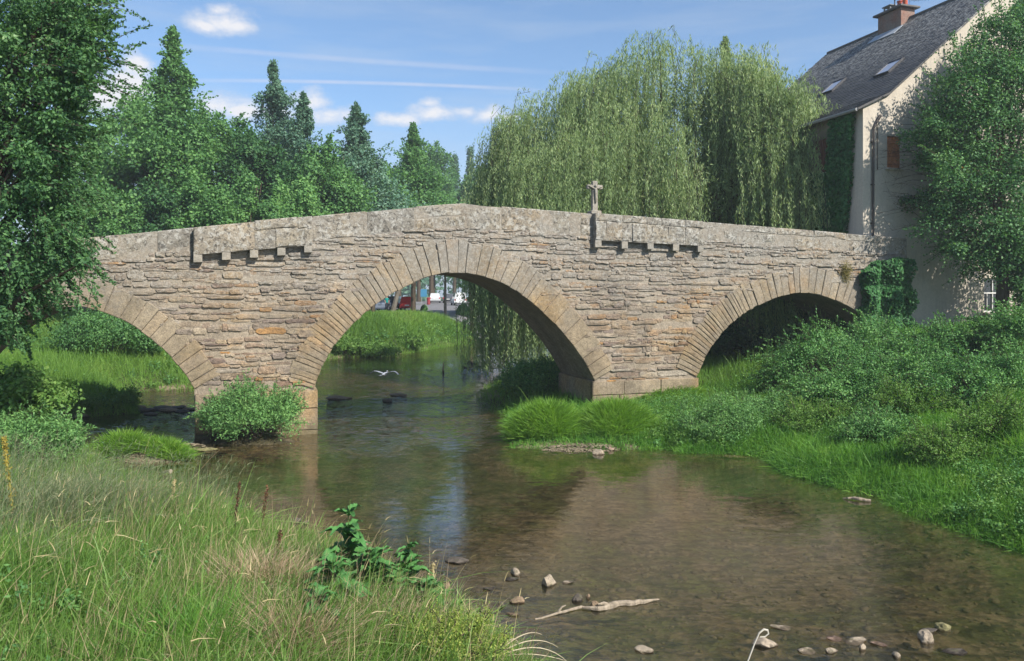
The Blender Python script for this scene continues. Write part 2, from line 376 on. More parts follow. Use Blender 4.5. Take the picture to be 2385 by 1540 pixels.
def make_water():
    t = NT('water'); p = t.pos()
    big = t.noise(t.map(p, (1, .6, 1)), .22, 3, .5)
    rif = t.noise(t.map(p, (.5, 1.1, 1)), 6.5, 5, .62, .3)
    fine = t.noise(t.map(p, (.45, 1.2, 1)), 17, 4, .6)
    soft = t.noise(t.map(p, (.35, 1.0, 1)), 1.7, 3, .5)
    sy = t.n('ShaderNodeSeparateXYZ'); t.link(p, sy.inputs[0])
    # broken water where the bed is shallow below the arches, glassier elsewhere
    band = t.math('MULTIPLY', t.ramp(t.math('DIVIDE', sy.outputs[1], 60), ((.38, 0), (.46, .35), (.53, 1), (.74, 1), (.9, .12))), t.ramp(big, ((.38, .12), (.56, 1))))
    near = t.ramp(t.math('DIVIDE', sy.outputs[1], 60), ((.2, .34), (.30, .10)))
    amt = t.math('ADD', t.math('MULTIPLY', band, 1.5), near)
    h = t.math('ADD', t.math('MULTIPLY', t.math('ADD', t.math('MULTIPLY', rif, 1.0), t.math('MULTIPLY', fine, .42)), amt), t.math('MULTIPLY', soft, .28))
    bp = t.bump(h, .5, .035)
    # choppy facets of the riffle below and behind the arches
    cn = t.n('ShaderNodeTexNoise'); t.link(t.map(p, (.55, 1.2, 1)), cn.inputs['Vector']); cn.inputs['Scale'].default_value = 5.5; cn.inputs['Detail'].default_value = 4; cn.inputs['Roughness'].default_value = .62
    v1 = t.n('ShaderNodeVectorMath', operation='SUBTRACT'); t.link(cn.outputs['Color'], v1.inputs[0]); v1.inputs[1].default_value = (.5, .5, .5)
    v2 = t.n('ShaderNodeVectorMath', operation='MULTIPLY'); t.link(v1.outputs[0], v2.inputs[0]); v2.inputs[1].default_value = (2.6, 5.6, 0)
    v3 = t.n('ShaderNodeVectorMath', operation='SCALE'); t.link(v2.outputs[0], v3.inputs[0]); t.link(t.math('ADD', band, .018), v3.inputs['Scale'])
    v4 = t.n('ShaderNodeVectorMath', operation='ADD'); t.link(bp, v4.inputs[0]); t.link(v3.outputs[0], v4.inputs[1])
    v5 = t.n('ShaderNodeVectorMath', operation='NORMALIZE'); t.link(v4.outputs[0], v5.inputs[0]); bp = v5.outputs[0]
    dt = t.n('ShaderNodeVectorMath', operation='DOT_PRODUCT'); t.link(t.geo('Incoming'), dt.inputs[0]); t.link(bp, dt.inputs[1])
    ic = t.math('POWER', t.math('SUBTRACT', 1.0, t.math('ABSOLUTE', dt.outputs['Value'])), 3.5); fr = t.math('ADD', .05, t.math('MULTIPLY', ic, .93), clamp=True)
    gl = t.n('ShaderNodeBsdfGlossy'); gl.inputs['Roughness'].default_value = .03; t.link(bp, gl.inputs['Normal'])
    tr = t.n('ShaderNodeBsdfTransparent'); tr.inputs[0].default_value = (.86, .82, .68, 1)
    df = t.n('ShaderNodeBsdfDiffuse'); df.inputs[0].default_value = (.055, .052, .028, 1)
    m1 = t.n('ShaderNodeMixShader'); m1.inputs[0].default_value = .18; t.link(tr.outputs[0], m1.inputs[1]); t.link(df.outputs[0], m1.inputs[2])
    m2 = t.n('ShaderNodeMixShader'); t.link(fr, m2.inputs[0]); t.link(m1.outputs[0], m2.inputs[1]); t.link(gl.outputs[0], m2.inputs[2])
    t.link(m2.outputs[0], t.out.inputs[0])
    b = MB(); b.add([(-45, -20, 0), (95, -20, 0), (95, 115, 0), (-45, 115, 0)], [(0, 1, 2, 3)])
    tag(b.build('water', t.m), 'shallow brown river reflecting the bridge', 'river', kind='structure')
make_water()
# ---------------------------------------------------------------- the bridge
STOPS_RUB = ((0, (0.240, 0.186, 0.133)), (.12, (0.296, 0.233, 0.167)), (.24, (0.196, 0.158, 0.126)), (.38, (0.328, 0.265, 0.189)), (.5, (0.248, 0.209, 0.170)), (.64, (0.288, 0.217, 0.155)), (.76, (0.180, 0.134, 0.111)), (.88, (0.320, 0.276, 0.218)), (.955, (0.264, 0.174, 0.104)), (.992, (0.336, 0.186, 0.070)))
STOPS_VOU = ((0, (0.248, 0.198, 0.133)), (.25, (0.300, 0.241, 0.163)), (.5, (0.256, 0.209, 0.152)), (.75, (0.288, 0.221, 0.144)), (.92, (0.320, 0.265, 0.189)), (1, (0.296, 0.190, 0.096)))
STOPS_PAR = ((0, (0.272, 0.221, 0.155)), (.3, (0.320, 0.273, 0.200)), (.55, (0.192, 0.170, 0.137)), (.8, (0.344, 0.304, 0.237)), (1, (0.288, 0.213, 0.126)))
M_RUB = m_stone('rubble_stone', STOPS_RUB, .45, .42, warm=.8, bumpk=.6)
M_VOU = m_stone('arch_stone', STOPS_VOU, .3, .3, warm=.7, bumpk=.5)
M_PAR = m_stone('parapet_stone', STOPS_PAR, .55, .8, warm=.5, bumpk=.7, nscale=.62)
M_COR = m_stone('corbel_stone', ((0, (0.336, 0.284, 0.200)), (.5, (0.320, 0.276, 0.215)), (1, (0.360, 0.324, 0.259))), .2, .12, bumpk=.25)
M_MORT = m_stone('mortar', ((0, (0.288, 0.237, 0.178)), (1, (0.304, 0.253, 0.192))), .3, .25, bumpk=.5)
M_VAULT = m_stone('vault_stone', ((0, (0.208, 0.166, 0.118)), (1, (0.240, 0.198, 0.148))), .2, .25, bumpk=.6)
BW = 3.7                                            # bridge width
TOPP = [bs(x, y) for x, y in ((-330, 607), (-100, 583), (200, 553), (335, 540), (450, 529), (725, 504), (1000, 478), (1060, 473.5), (1085, 473), (1115, 477), (1380, 497), (1630, 516), (1880, 535), (2010, 546), (2112, 555))]
def top(s):
    for (a, za), (b, zb) in zip(TOPP, TOPP[1:]):
        if s <= b: return za+(zb-za)*(s-a)/(b-a)
    return TOPP[-1][1]
SL, SR = TOPP[0][0], TOPP[-1][0]
def mirror(pts, c, left=True):
    m = [(2*c-a, z) for a, z in reversed(pts)]
    return m+pts[1:] if left else pts+m[1:]
def chaikin(p, n=2):
    for _ in range(n):
        q = [p[0]]
        for a, b in zip(p, p[1:]): q += [(a[0]*.75+b[0]*.25, a[1]*.75+b[1]*.25), (a[0]*.25+b[0]*.75, a[1]*.25+b[1]*.75)]
        p = q+[p[-1]]
    return p
zsp = bs(735, 907)[1]
La = [bs(x, y) for x, y in ((165, 709), (240, 723), (320, 762), (385, 815), (430, 868), (453, 906))]
La = mirror(La, La[0][0])
Ca = [bs(x, y) for x, y in ((731, 905), (744, 866), (756, 840), (780, 799), (831, 745), (862, 717), (920, 679), (982, 649.5), (1022, 638), (1060, 634.5), (1092, 636.5), (1133, 646), (1176, 661.5), (1222, 690.6), (1277, 737), (1315, 780), (1346, 819), (1369, 857), (1384, 886))]
Ra = [bs(x, y) for x, y in ((1622, 877), (1633, 848), (1660, 798), (1693, 761), (1726, 732), (1763, 711), (1804, 693), (1846, 683), (1868, 681))]
Ra = mirror(Ra, Ra[-1][0], False)
ARCH = {'l': chaikin(La), 'c': chaikin(Ca), 'r': chaikin(Ra)}
BASE = -1.3
def zopen(s):
    """underside of masonry at s (BASE over a pier)"""
    for A in ARCH.values():
        if A[0][0] < s < A[-1][0]:
            for (a, za), (b, zb) in zip(A, A[1:]):
                if a <= s <= b and b > a: return za+(zb-za)*(s-a)/(b-a)
    return None
def in_open(s, z, m=0.0):
    for k in (0, -m, m):
        o = zopen(s+k)
        if o is not None and z < o+m: return True
    return False
def arc_len(A):
    L = [0]
    for a, b in zip(A, A[1:]): L.append(L[-1]+math.hypot(b[0]-a[0], b[1]-a[1]))
    return L
def arc_at(A, L, l):
    l = max(0, min(L[-1], l))
    for i in range(len(L)-1):
        if l <= L[i+1]:
            f = (l-L[i])/max(1e-9, L[i+1]-L[i]); a, b = A[i], A[i+1]
            i0, i1 = max(0, i-3), min(len(A)-1, i+4)
            dx, dz = A[i1][0]-A[i0][0], A[i1][1]-A[i0][1]; n = math.hypot(dx, dz)
            return (a[0]+(b[0]-a[0])*f, a[1]+(b[1]-a[1])*f), (-dz/n, dx/n)
bo = B(bs(1060, 700)[0], 0, 1.85)
bridge = thing('stone_bridge', 'old humped stone bridge of three arches across the river', 'bridge', bo)

# voussoirs: one mesh of individual wedge stones per arch; ring() also remembers the ring outline to keep rubble off it
RINGS = []
def ring(key, wf, tf, prot):
    A = ARCH[key]; L = arc_len(A); mb = MB(bo); l = 0.0; outl = []
    while l < L[-1]-.05:
        u = l/L[-1]; w = wf(u)*random.uniform(.75, 1.3); l2 = min(L[-1], l+w)
        if L[-1]-l2 < .12: l2 = L[-1]
        g = .007; th = tf((l+l2)/2/L[-1])*random.uniform(.93, 1.06)
        (p0, n0), (p1, n1) = arc_at(A, L, l+g), arc_at(A, L, l2-g)
        jo = random.uniform(-.012, .03)
        q = [(p0[0]-n0[0]*jo, p0[1]-n0[1]*jo), (p1[0]-n1[0]*jo, p1[1]-n1[1]*jo)]
        for f in (.5, 1.0): q.append((p1[0]+n1[0]*th*f+random.uniform(-.008, .008), p1[1]+n1[1]*th*f))
        for f in (1.0, .5): q.append((p0[0]+n0[0]*th*f+random.uniform(-.008, .008), p0[1]+n0[1]*th*f))
        mb.stone(q, prot+random.uniform(-.015, .02), .25, .022, rough=.008)
        outl.append(((p0[0]+p1[0])/2, (p0[1]+p1[1])/2, th)); l = l2
    mb.build('arch_ring', M_VOU, bridge)
    RINGS.append(np.array(outl))
ring('l', lambda u: .40, lambda u: .92, .06)
ring('c', lambda u: .17 if u < .2 else (.22 if u < .33 else (.34 if u < .72 else .5)), lambda u: 1.22-.30*abs(u-.47)*2, .065)
ring('r', lambda u: .16 if u < .3 else .30, lambda u: 1.0+.12*(1-abs(u-.5)*2), .06)
def in_ring(s, z, f=.8):
    for r in RINGS:
        d = np.hypot(r[:, 0]-s, r[:, 1]-z); k = d.argmin()
        if d[k] < r[k, 2]*f: return True
    return False
# backing wall faces (mortar seen in the joints), vaults, deck
mb = MB(bo)
cuts = sorted({round(p[0], 4) for A in ARCH.values() for p in A} | {SL, SR} | {p[0] for p in TOPP})
for t_ in (0.0, BW):
    for a, b in zip(cuts, cuts[1:]):
        mid = (a+b)/2; o = zopen(mid)
        if o is None: za = zb = BASE
        else:
            za, zb = (zopen(a+1e-5) or BASE), (zopen(b-1e-5) or BASE)
        mb.add([B(a, za, t_), B(b, zb, t_), B(b, top(b)-.04, t_), B(a, top(a)-.04, t_)], [(0, 1, 2, 3)])
mb.build('backing_wall', M_MORT, bridge)
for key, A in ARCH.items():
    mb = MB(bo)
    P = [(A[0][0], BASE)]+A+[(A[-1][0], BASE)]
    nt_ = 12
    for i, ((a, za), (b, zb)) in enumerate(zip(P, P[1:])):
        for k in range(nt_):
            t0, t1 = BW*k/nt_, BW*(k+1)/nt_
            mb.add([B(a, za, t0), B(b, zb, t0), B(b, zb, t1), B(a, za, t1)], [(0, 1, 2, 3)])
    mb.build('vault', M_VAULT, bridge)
mb = MB(bo)
for a, b in zip(TOPP, TOPP[1:]):
    za, zb = a[1]-1.0, b[1]-1.0
    mb.add([B(a[0], za, .0), B(b[0], zb, .0), B(b[0], zb, BW), B(a[0], za, BW)], [(0, 1, 2, 3)])
mb.build('deck', m_plain('deck_gravel', (.3, .27, .23), .95, .1, .2, 5), bridge)
# rubble facing: hundreds of separate stones in one mesh
def parh(s):                                         # how deep the parapet course reaches at s
    return .92 if -2 < s < 12.3 else (.78 if s <= -2 else .80)
BOXES = [(bs(452, 600)[0], bs(726, 600)[0], (bs(452, 595)[1], bs(726, 572)[1])), (bs(1380, 560)[0], bs(1631, 560)[0], (bs(1380, 560.5)[1], bs(1631, 574)[1]))]
mb = MB(bo); z = .2
while z < 9:
    h = random.choice((.075, .09, .10, .12, .14, .17, .22)); s = SL+random.uniform(0, .4)
    ph = random.uniform(0, 6)
    while s < SR-.1:
        w = min(1.3, max(.16, random.lognormvariate(-.72, .55)))*(.7+h*1.9)
        wav = .06*math.sin(s*.55+ph)+.045*math.sin(s*1.7+ph*2)
        hh = h*random.uniform(.6, 1.25); z0 = z+wav+random.uniform(-.04, .04); z1 = z0+hh-.006
        a, b = s+.006, min(s+w, SR-.02)-.006; s += w
        if b-a < .08: continue
        zt = top((a+b)/2)-parh((a+b)/2)
        if z0 > zt+.02: continue
        z1 = min(z1, zt+.05)
        if z1-z0 < .05: continue
        if any(in_open(q, r_, .10) for q in (a, (a+b)/2, b) for r_ in (z0, z1)): continue
        if all(in_ring(q, r_) for q in (a, b) for r_ in (z0, z1)): continue
        lowpier = z0 < zsp-.35
        j = lambda k: random.uniform(-k, k)
        r1 = min(.35, .5*(z1-z0)/(b-a)) if b > a else .3
        m1, m2 = a+(b-a)*random.uniform(.25, .4), a+(b-a)*random.uniform(.6, .75)
        rise = random.uniform(-.02, .02)
        poly = [(a+j(.012), z0+(z1-z0)*.28), (a+(b-a)*.10, z0+j(.012)), (m1, z0+j(.014)), (m2, z0+j(.014)), (b-(b-a)*.1, z0+j(.012)+rise), (b+j(.012), z0+(z1-z0)*.3+rise),
                (b+j(.012), z1-(z1-z0)*.3+rise), (b-(b-a)*.12, z1+j(.014)+rise), (m2, z1+j(.016)+rise*.6), (m1, z1+j(.016)), (a+(b-a)*.12, z1+j(.014)), (a+j(.012), z1-(z1-z0)*.25)]
        mb.stone(poly, random.uniform(.012, .03) if lowpier else max(.006, random.gauss(.030, .018)), .06, .022, rough=.012)
    z += h
mb.build('rubble_facing', M_RUB, bridge)
# pier bases: big dressed blocks below the springing, slightly proud
def pier(sa, sb, ztop, prot, hs):
    mb = MB(bo); z = ztop; k = 0
    while z > BASE+.1:
        h = hs[k % len(hs)]; k += 1; s = sa
        while s < sb-.05:
            w = random.uniform(.8, 1.7); e = min(sb, s+w)
            if sb-e < .45: e = sb
            g = .008
            j = lambda: random.uniform(-.012, .012)
            mb.stone([(s+(g if s > sa else 0), z-h+g+j()), ((s+e)/2, z-h+g+j()), (e-(g if e < sb else 0), z-h+g+j()), (e-(g if e < sb else 0), z-g), ((s+e)/2, z-g+j()), (s+(g if s > sa else 0), z-g)], prot+random.uniform(-.01, .015), .2, .03, rough=.015)
            s = e
        z -= h
    # side returns reach through under the vault
    for s_, d in ((sa, -1), (sb, 1)):
        mb.add([B(s_, ztop, -prot+.03), B(s_, ztop, BW), B(s_, BASE, BW), B(s_, BASE, -prot+.03)], [(0, 1, 2, 3)])
        s2 = s_-d*.12
        mb.add([B(s_, ztop, -prot+.03), B(s_, ztop, BW), B(s2, ztop+.01, BW), B(s2, ztop+.01, -prot+.03)], [(0, 1, 2, 3)])
    mb.build('pier_base', M_VOU, bridge)
pier(bs(455, 920)[0], bs(739.5, 950)[0], bs(735, 909)[1], .10, (.62, .75, .5))
pier(bs(1379, 900)[0], bs(1625.5, 890)[0], bs(1382, 888.5)[1], .07, (.55, .42, .6))
# parapets: long weathered blocks
def parapet(t0, front):
    mb = MB(bo); s = SL
    th = .38; top_ = globals()['top']; top = top_; brk = [p[0] for p in TOPP[1:-1]]
    while s < SR-.02:
        w = random.uniform(.85, 2.0); e = min(SR, s+w)
        for q in (BOXES[0][0], BOXES[0][1], BOXES[1][0], BOXES[1][1], TOPP[8][0]):
            if s+.3 < q < e+.35: e = q
        if SR-e < .5: e = SR
        inb = front and any(b0-.01 <= (s+e)/2 <= b1+.01 for b0, b1, _ in BOXES)
        pr = .28 if inb else 0.0
        bx = [b for b in BOXES if b[0]-.01 <= (s+e)/2 <= b[1]+.01]
        g = .007 if inb else .012; dz_ = random.uniform(-.03, .012); j = lambda k=.02: random.uniform(-k, k)
        top = lambda q, d_=dz_: top_(q)+d_
        tops = [(s+g, top(s)), ((s+e)/2, top((s+e)/2)+j(.008)), (e-g, top(e))]
        if inb:
            b0, b1, (za, zb) = bx[0]
            bot = lambda q: za+(zb-za)*(q-b0)/(b1-b0)
        else: bot = lambda q: top(q)-parh(q)+.03*math.sin(q*2.1)
        def block(lo, hi, pr_, a_, b_):
            # hi/lo functions of s
            m_ = (a_+b_)/2
            front_p = pr_+random.uniform(-.012, .026)
            poly = [(a_+g, lo(a_)+g), (m_, lo(m_)+g+j(.012)), (b_-g, lo(b_)+g), (b_-g, hi(b_)-g), (m_, hi(m_)-g+j(.006)), (a_+g, hi(a_)-g)]
            mb.stone(poly, front_p, th+.0 if not inb else .36, random.uniform(.03, .055), rough=.03, t0=t0)
            # closed back
            n = len(mb.v); vs = [B(q[0], q[1], t0+(th if not inb else .36)) for q in poly]; mb.add(vs, [tuple(range(len(poly)))])
        spl = s > BOXES[1][0]-.1 or (inb and random.random() < .6) or random.random() < .12
        if spl:
            cut = .30 if s > BOXES[1][0]-.1 else random.uniform(.35, .5)
            block(lambda q: top(q)-cut, top, pr, s, e)
            k = random.uniform(.35, .65); mid = s+(e-s)*k
            if e-s > .9:
                block(bot, lambda q: top(q)-cut, pr-.012, s, mid); block(bot, lambda q: top(q)-cut, pr-.006, mid, e)
            else: block(bot, lambda q: top(q)-cut, pr-.01, s, e)
        else: block(bot, top, pr, s, e)
        s = e
    # core of mortared stone just behind the block faces
    for q0, q1 in zip(np.linspace(SL, SR, 60)[:-1], np.linspace(SL, SR, 60)[1:]):
        vs = [B(q, top_(q)+d, t0+e) for q in (q0, q1) for d, e in ((-.78, .018), (-.045, .018), (-.045, th-.01), (-.78, th-.01))]
        mb.add(vs, [(0, 1, 5, 4), (1, 2, 6, 5), (2, 3, 7, 6)])
    if front:
        for b0, b1, (za, zb) in BOXES:
            vs = [B(q, zz, e) for q, zl in ((b0+.02, za), (b1-.02, zb)) for zz, e in ((zl+.015, -.258), (top_(q)-.04, -.258), (top_(q)-.04, .01), (zl+.015, .01))]
            mb.add(vs, [(0, 1, 5, 4), (1, 2, 6, 5), (0, 1, 2, 3), (4, 5, 6, 7)])
    mb.build('parapet', M_PAR, bridge)
parapet(0.0, True); parapet(BW-.38, False)
for b0, b1, (za, zb) in BOXES:
    mb = MB(bo); mb.cur = 0                          # floor slab of the refuge that the corbels carry
    vs = [B(q, z_+d, t_) for (q, z_) in ((b0, za), (b1, zb)) for d in (.002, .10) for t_ in (-.265, .05)]
    mb.add(vs, [(0, 1, 3, 2), (4, 5, 7, 6), (0, 1, 5, 4), (2, 3, 7, 6), (0, 2, 6, 4), (1, 3, 7, 5)])
    slab = mb.build('refuge_floor', M_PAR, bridge)
    for k in range(5):
        w = .27; c = b0+w/2+(b1-b0-w)*k/4; zt = za+(zb-za)*(c-b0)/(b1-b0); hh = random.uniform(.24, .28)
        cb = MB(bo); poly = [(c-w/2, zt-hh), (c+w/2, zt-hh+.01), (c+w/2, zt-.004), (c-w/2, zt-.004)]
        cb.stone(poly, .275+random.uniform(-.01, .015), .05, .012, rough=.004)
        cb.build('corbel', M_COR, slab)
# ---------------------------------------------------------------- stone cross standing on the parapet
sx, zx = bs(1389, 495); cs = sx
zt = top(cs); co = B(cs, zt, .19)
cross = thing('stone_cross', 'small carved stone crucifix standing on the parapet', 'cross', co)
mb = MB(co)
mb.box((0, 0, .05), (.42, .42, .14), 0, .02); mb.v = [(co[0]+v[0]*U[0]-v[1]*U[1], co[1]+v[0]*U[1]+v[1]*U[0], co[2]+v[2]) for v in mb.v]
mb.build('base', M_COR, cross)
def cl(p): return (co[0]+p[0]*U[0]+p[1]*Mv[0], co[1]+p[0]*U[1]+p[1]*Mv[1], co[2]+p[2])
mb = MB(co)
mb.box((0, 0, .70), (.20, .17, 1.20), 0, .025, fn=lambda a, b, c: cl((a*(1.06 if c < .5 else 1), b, c)))
mb.build('shaft', M_COR, cross)
for sg in (-1, 1):
    mb = MB(co); mb.box((sg*.21, 0, 1.06), (.22, .15, .17), 0, .02, fn=lambda a, b, c: cl((a, b, c))); mb.build('cross_arm', M_COR, cross)
mb = MB(co)                                          # worn carved figure with raised arms
mb.tube([cl((0, -.10, .42)), cl((.01, -.12, .62)), cl((0, -.125, .80)), cl((0, -.13, .95)), cl((0, -.12, 1.02))], [.03, .045, .05, .062, .035], 8)
mb.tube([cl((0, -.13, 1.02)), cl((0, -.145, 1.07)), cl((0, -.15, 1.12)), cl((0, -.145, 1.16))], [.02, .045, .045, .02], 8)
for sg in (-1, 1): mb.tube([cl((0, -.115, .98)), cl((sg*.12, -.11, 1.02)), cl((sg*.29, -.10, 1.10))], [.035, .028, .02], 6)
mb.build('carved_figure', M_COR, cross, smooth=True)
# ---------------------------------------------------------------- foliage
def unit(v): return v/np.maximum(np.linalg.norm(v, axis=-1, keepdims=True), 1e-9)
def leaf_mesh(name, Cn, A, Bw):
    """one pointed leaf (rhombus) per centre: A half length, Bw half width vectors"""
    N = len(Cn); V = np.empty((N, 4, 3), np.float32)
    V[:, 0] = Cn-A; V[:, 1] = Cn+Bw+A*.1; V[:, 2] = Cn+A; V[:, 3] = Cn-Bw+A*.1
    return np_mesh(name, V.reshape(-1, 3), np.arange(N*4), np.arange(N)*4)
def orient(N, nrm, rng, spread=.8):
    """random leaf axes for leaves whose faces look roughly along nrm"""
    n = unit(nrm+rng.normal(0, spread, (N, 3))); r = rng.normal(0, 1, (N, 3)); a = unit(np.cross(n, r)); b = np.cross(n, a)
    return a, b
def clump_leaves(C, Rr, per, ln, wd, rng, squash=.8, spread=.8, droop=0.0, inner=.35):
    """leaves through clumps: C centres, Rr radii, per leaves for each"""
    M = len(C); N = M*per; c = np.repeat(C, per, 0); r = np.repeat(Rr, per)
    d = unit(rng.normal(0, 1, (N, 3))); d[:, 2] = np.where(rng.random(N) < .35, np.abs(d[:, 2]), d[:, 2])
    rad = r*(inner+(1-inner)*rng.random(N)**.55)*(1+.22*rng.normal(0, 1, N))
    p = c+d*rad[:, None]*np.array([1, 1, squash])
    p[:, 2] -= droop*r*rng.random(N)
    a, b = orient(N, d*.9+np.array([0, 0, .55]), rng, spread)
    L = ln*rng.uniform(.6, 1.35, N)[:, None]*.5; Wd = wd*rng.uniform(.7, 1.3, N)[:, None]*.5
    return p, a*L, b*Wd
def spray_leaves(P0, Dn, ln_s, per, ln, wd, rng, droop=.3, scat=.05):
    """leafy twigs: starts P0, directions Dn, length ln_s"""
    M = len(P0); t = np.tile(np.linspace(.15, 1, per), M)+rng.normal(0, .03, M*per)
    p0 = np.repeat(P0, per, 0); d = np.repeat(Dn, per, 0); L = np.repeat(ln_s, per)
    p = p0+d*(t*L)[:, None]; p[:, 2] -= droop*L*t*t
    p += rng.normal(0, 1, p.shape)*(scat*(1.25-t))[:, None]
    n = len(p); ax = unit(d+rng.normal(0, .75, (n, 3))); nn = unit(np.cross(ax, rng.normal(0, 1, (n, 3)))+np.array([0, 0, .6]))
    b = unit(np.cross(nn, ax))
    return p, ax*(ln*rng.uniform(.6, 1.3, n)[:, None]*.5), b*(wd*rng.uniform(.7, 1.3, n)[:, None]*.5)
def cat3(*ls): return tuple(np.concatenate([l[i] for l in ls], 0) for i in range(3))

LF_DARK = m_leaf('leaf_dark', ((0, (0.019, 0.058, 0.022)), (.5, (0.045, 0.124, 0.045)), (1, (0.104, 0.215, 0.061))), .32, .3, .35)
LF_MID = m_leaf('leaf_mid', ((0, (0.042, 0.108, 0.040)), (.5, (0.094, 0.218, 0.068)), (1, (0.189, 0.348, 0.100))), .36, .35, .3)
LF_LIGHT = m_leaf('leaf_light', ((0, (0.070, 0.165, 0.061)), (.5, (0.132, 0.280, 0.086)), (1, (0.263, 0.445, 0.138))), .36, .35, .5)
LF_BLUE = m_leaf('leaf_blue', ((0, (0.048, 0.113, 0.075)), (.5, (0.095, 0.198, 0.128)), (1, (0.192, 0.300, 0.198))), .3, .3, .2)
LF_WILL = m_leaf('leaf_willow', ((0, (0.119, 0.188, 0.080)), (.5, (0.226, 0.312, 0.135)), (.85, (0.365, 0.446, 0.203)), (1, (0.515, 0.517, 0.292))), .38, .4, .35)
LF_IVY = m_leaf('leaf_ivy', ((0, (0.017, 0.074, 0.023)), (.6, (0.038, 0.140, 0.036)), (1, (0.085, 0.215, 0.058))), .2, .35, .8)
LF_BRAM = m_leaf('leaf_bramble', ((0, (0.041, 0.127, 0.039)), (.5, (0.099, 0.236, 0.068)), (.9, (0.200, 0.378, 0.112)), (1, (0.374, 0.491, 0.180))), .3, .35, .6)
LF_RIVER = m_leaf('leaf_right_tree', ((0, (0.032, 0.099, 0.040)), (.5, (0.077, 0.188, 0.068)), (.9, (0.172, 0.317, 0.108)), (1, (0.387, 0.476, 0.234))), .32, .3, .4)
BARK = m_bark('bark_brown', (.085, .065, .045)); BARK_G = m_bark('bark_grey', (.17, .15, .125)); TWIG = m_plain('twig', (.05, .04, .03), .9, .1)

def trunk_mb(org, pts, rads, limbs, n=8):
    mb = MB(org); mb.tube(pts, rads, n)
    for (a, b, r) in limbs:
        a, b = Vector(a), Vector(b); m = a.lerp(b, .5); m.z += (b-a).length*.07
        mb.tube([a, m, b], [r, r*.6, r*.18], 5, False)
    return mb
def crown_obj(parent, arrs, mat, org, name='crown'):
    me = leaf_mesh(name, arrs[0]-np.array(org), arrs[1], arrs[2])
    return link_mesh(name, me, mat, parent)
def round_clumps(c, rad, M, rc, rng, zlo=-.55):
    d = unit(rng.normal(0, 1, (M*3, 3))); d = d[d[:, 2] > zlo][:M]
    k = rng.uniform(.45, 1.0, len(d))**.6
    P = np.array(c)+d*k[:, None]*np.array(rad)*(1-.0*k[:, None])
    return P, rc*rng.uniform(.65, 1.3, len(d))
def cone_clumps(base, z0, z1, r0, M, rc, rng, pw=.85):
    h = np.sort(rng.random(M)**1.15); h[-8:] = np.linspace(.80, .99, 8); a = rng.uniform(0, 2*math.pi, M)
    r = r0*(1-h)**pw*rng.uniform(.25, 1, M)*(.7+.3*np.sin(h*23+rng.uniform(0, 6)))
    P = np.stack([base[0]+r*np.cos(a), base[1]+r*np.sin(a), z0+(z1-z0)*h], 1)
    return P, np.maximum(rc*(1.0-.9*h), .22)*rng.uniform(.7, 1.25, M)
def make_tree(name, label, x, ytop, Y, hw, shape, mat, per=160, M=60, leaf=(.30, .20), rc=None, group=None, bark=BARK, seed=0, zb=None, low=.12, cat='tree', twig=True, droop=0.0):
    rng = np.random.default_rng(seed+500)
    X = (x-CX)/F*Y; z0 = gz1(X, Y)-.1 if zb is None else zb; zt = CAMH+(HY-ytop)/F*Y; H = zt-z0; r = hw/F*Y
    org = (X, Y, z0); root = thing(name, label, cat, org, group)
    if shape == 'round':
        cz = z0+H*(.5+low*.5); P, Rr = round_clumps((X, Y, cz), (r*.88, r*.8, H*(.5-low*.5)*.9), M, rc or r*.30, rng)
    elif shape == 'cone':
        P, Rr = cone_clumps((X, Y), z0+H*low, zt-.2, r*.95, M, rc or r*.34, rng)
    elif shape == 'spire':                            # bushy below, narrow pointed top
        m2 = M//2; P1, R1 = cone_clumps((X, Y), z0+H*.45, zt-.2, r*.95, m2, r*.26, rng, 1.1)
        P2, R2 = round_clumps((X, Y, z0+H*.40), (r*.9, r*.8, H*.30), M-m2, r*.32, rng)
        P, Rr = np.concatenate([P1, P2]), np.concatenate([R1, R2])
    arrs = clump_leaves(P, Rr, per, leaf[0], leaf[1], rng, .85, droop=droop)
    if shape in ('cone', 'spire'):                    # open tiers of boughs round the leader
        n = 260; zb_ = z0+H*(low if shape == 'cone' else .42); h = rng.random(n)**.8; a_ = rng.uniform(0, 2*math.pi, n); ir = .35+1.0*np.clip(.5+.55*np.sin(a_*2+h*17+seed)+.4*np.sin(a_*3-h*31+seed*2), 0, 1.3); Lb = r*(.95 if shape == 'cone' else .9)*(1-h)*rng.uniform(.5, 1.3, n)*ir+.3
        d = np.stack([np.cos(a_), np.sin(a_), rng.uniform(.1, .9, n)], 1); d = unit(d); S0 = np.stack([np.full(n, X), np.full(n, Y), zb_+(zt-.5-zb_)*h], 1)
        arrs = cat3(arrs, spray_leaves(S0, d, Lb, 34, leaf[0]*.95, leaf[1]*.8, rng, .15, leaf[0]*.75))
    if twig:                                          # loose sprays break the outline
        n = M*5; i = rng.integers(0, M, n); d = unit(P[i]-np.array([X, Y, z0+H*.45])+rng.normal(0, r*.35, (n, 3)))
        s = spray_leaves(P[i]+d*Rr[i][:, None]*.55, d, Rr[i]*rng.uniform(.6, 1.15, n), 9, leaf[0], leaf[1], rng, .25, leaf[0]*.5)
        arrs = cat3(arrs, s)
    crown_obj(root, arrs, mat, org)
    tr = max(.10, H*.0115); lim = []
    for k in rng.permutation(len(P))[:12]:
        p = P[k]; f = np.clip((p[2]-z0)/H*.7, .18, .8); lim.append(((X, Y, z0+H*f), tuple(p), tr*.45*(1-f*.6)))
    trunk_mb(org, [(X, Y, z0-.3), (X+.1, Y, z0+H*.3), (X-.1, Y, z0+H*.65), (X, Y, zt-(1.2 if shape != 'round' else 2.5))], [tr*1.25, tr*.9, tr*.4, .02], lim).build('trunk', bark, root)
    return root

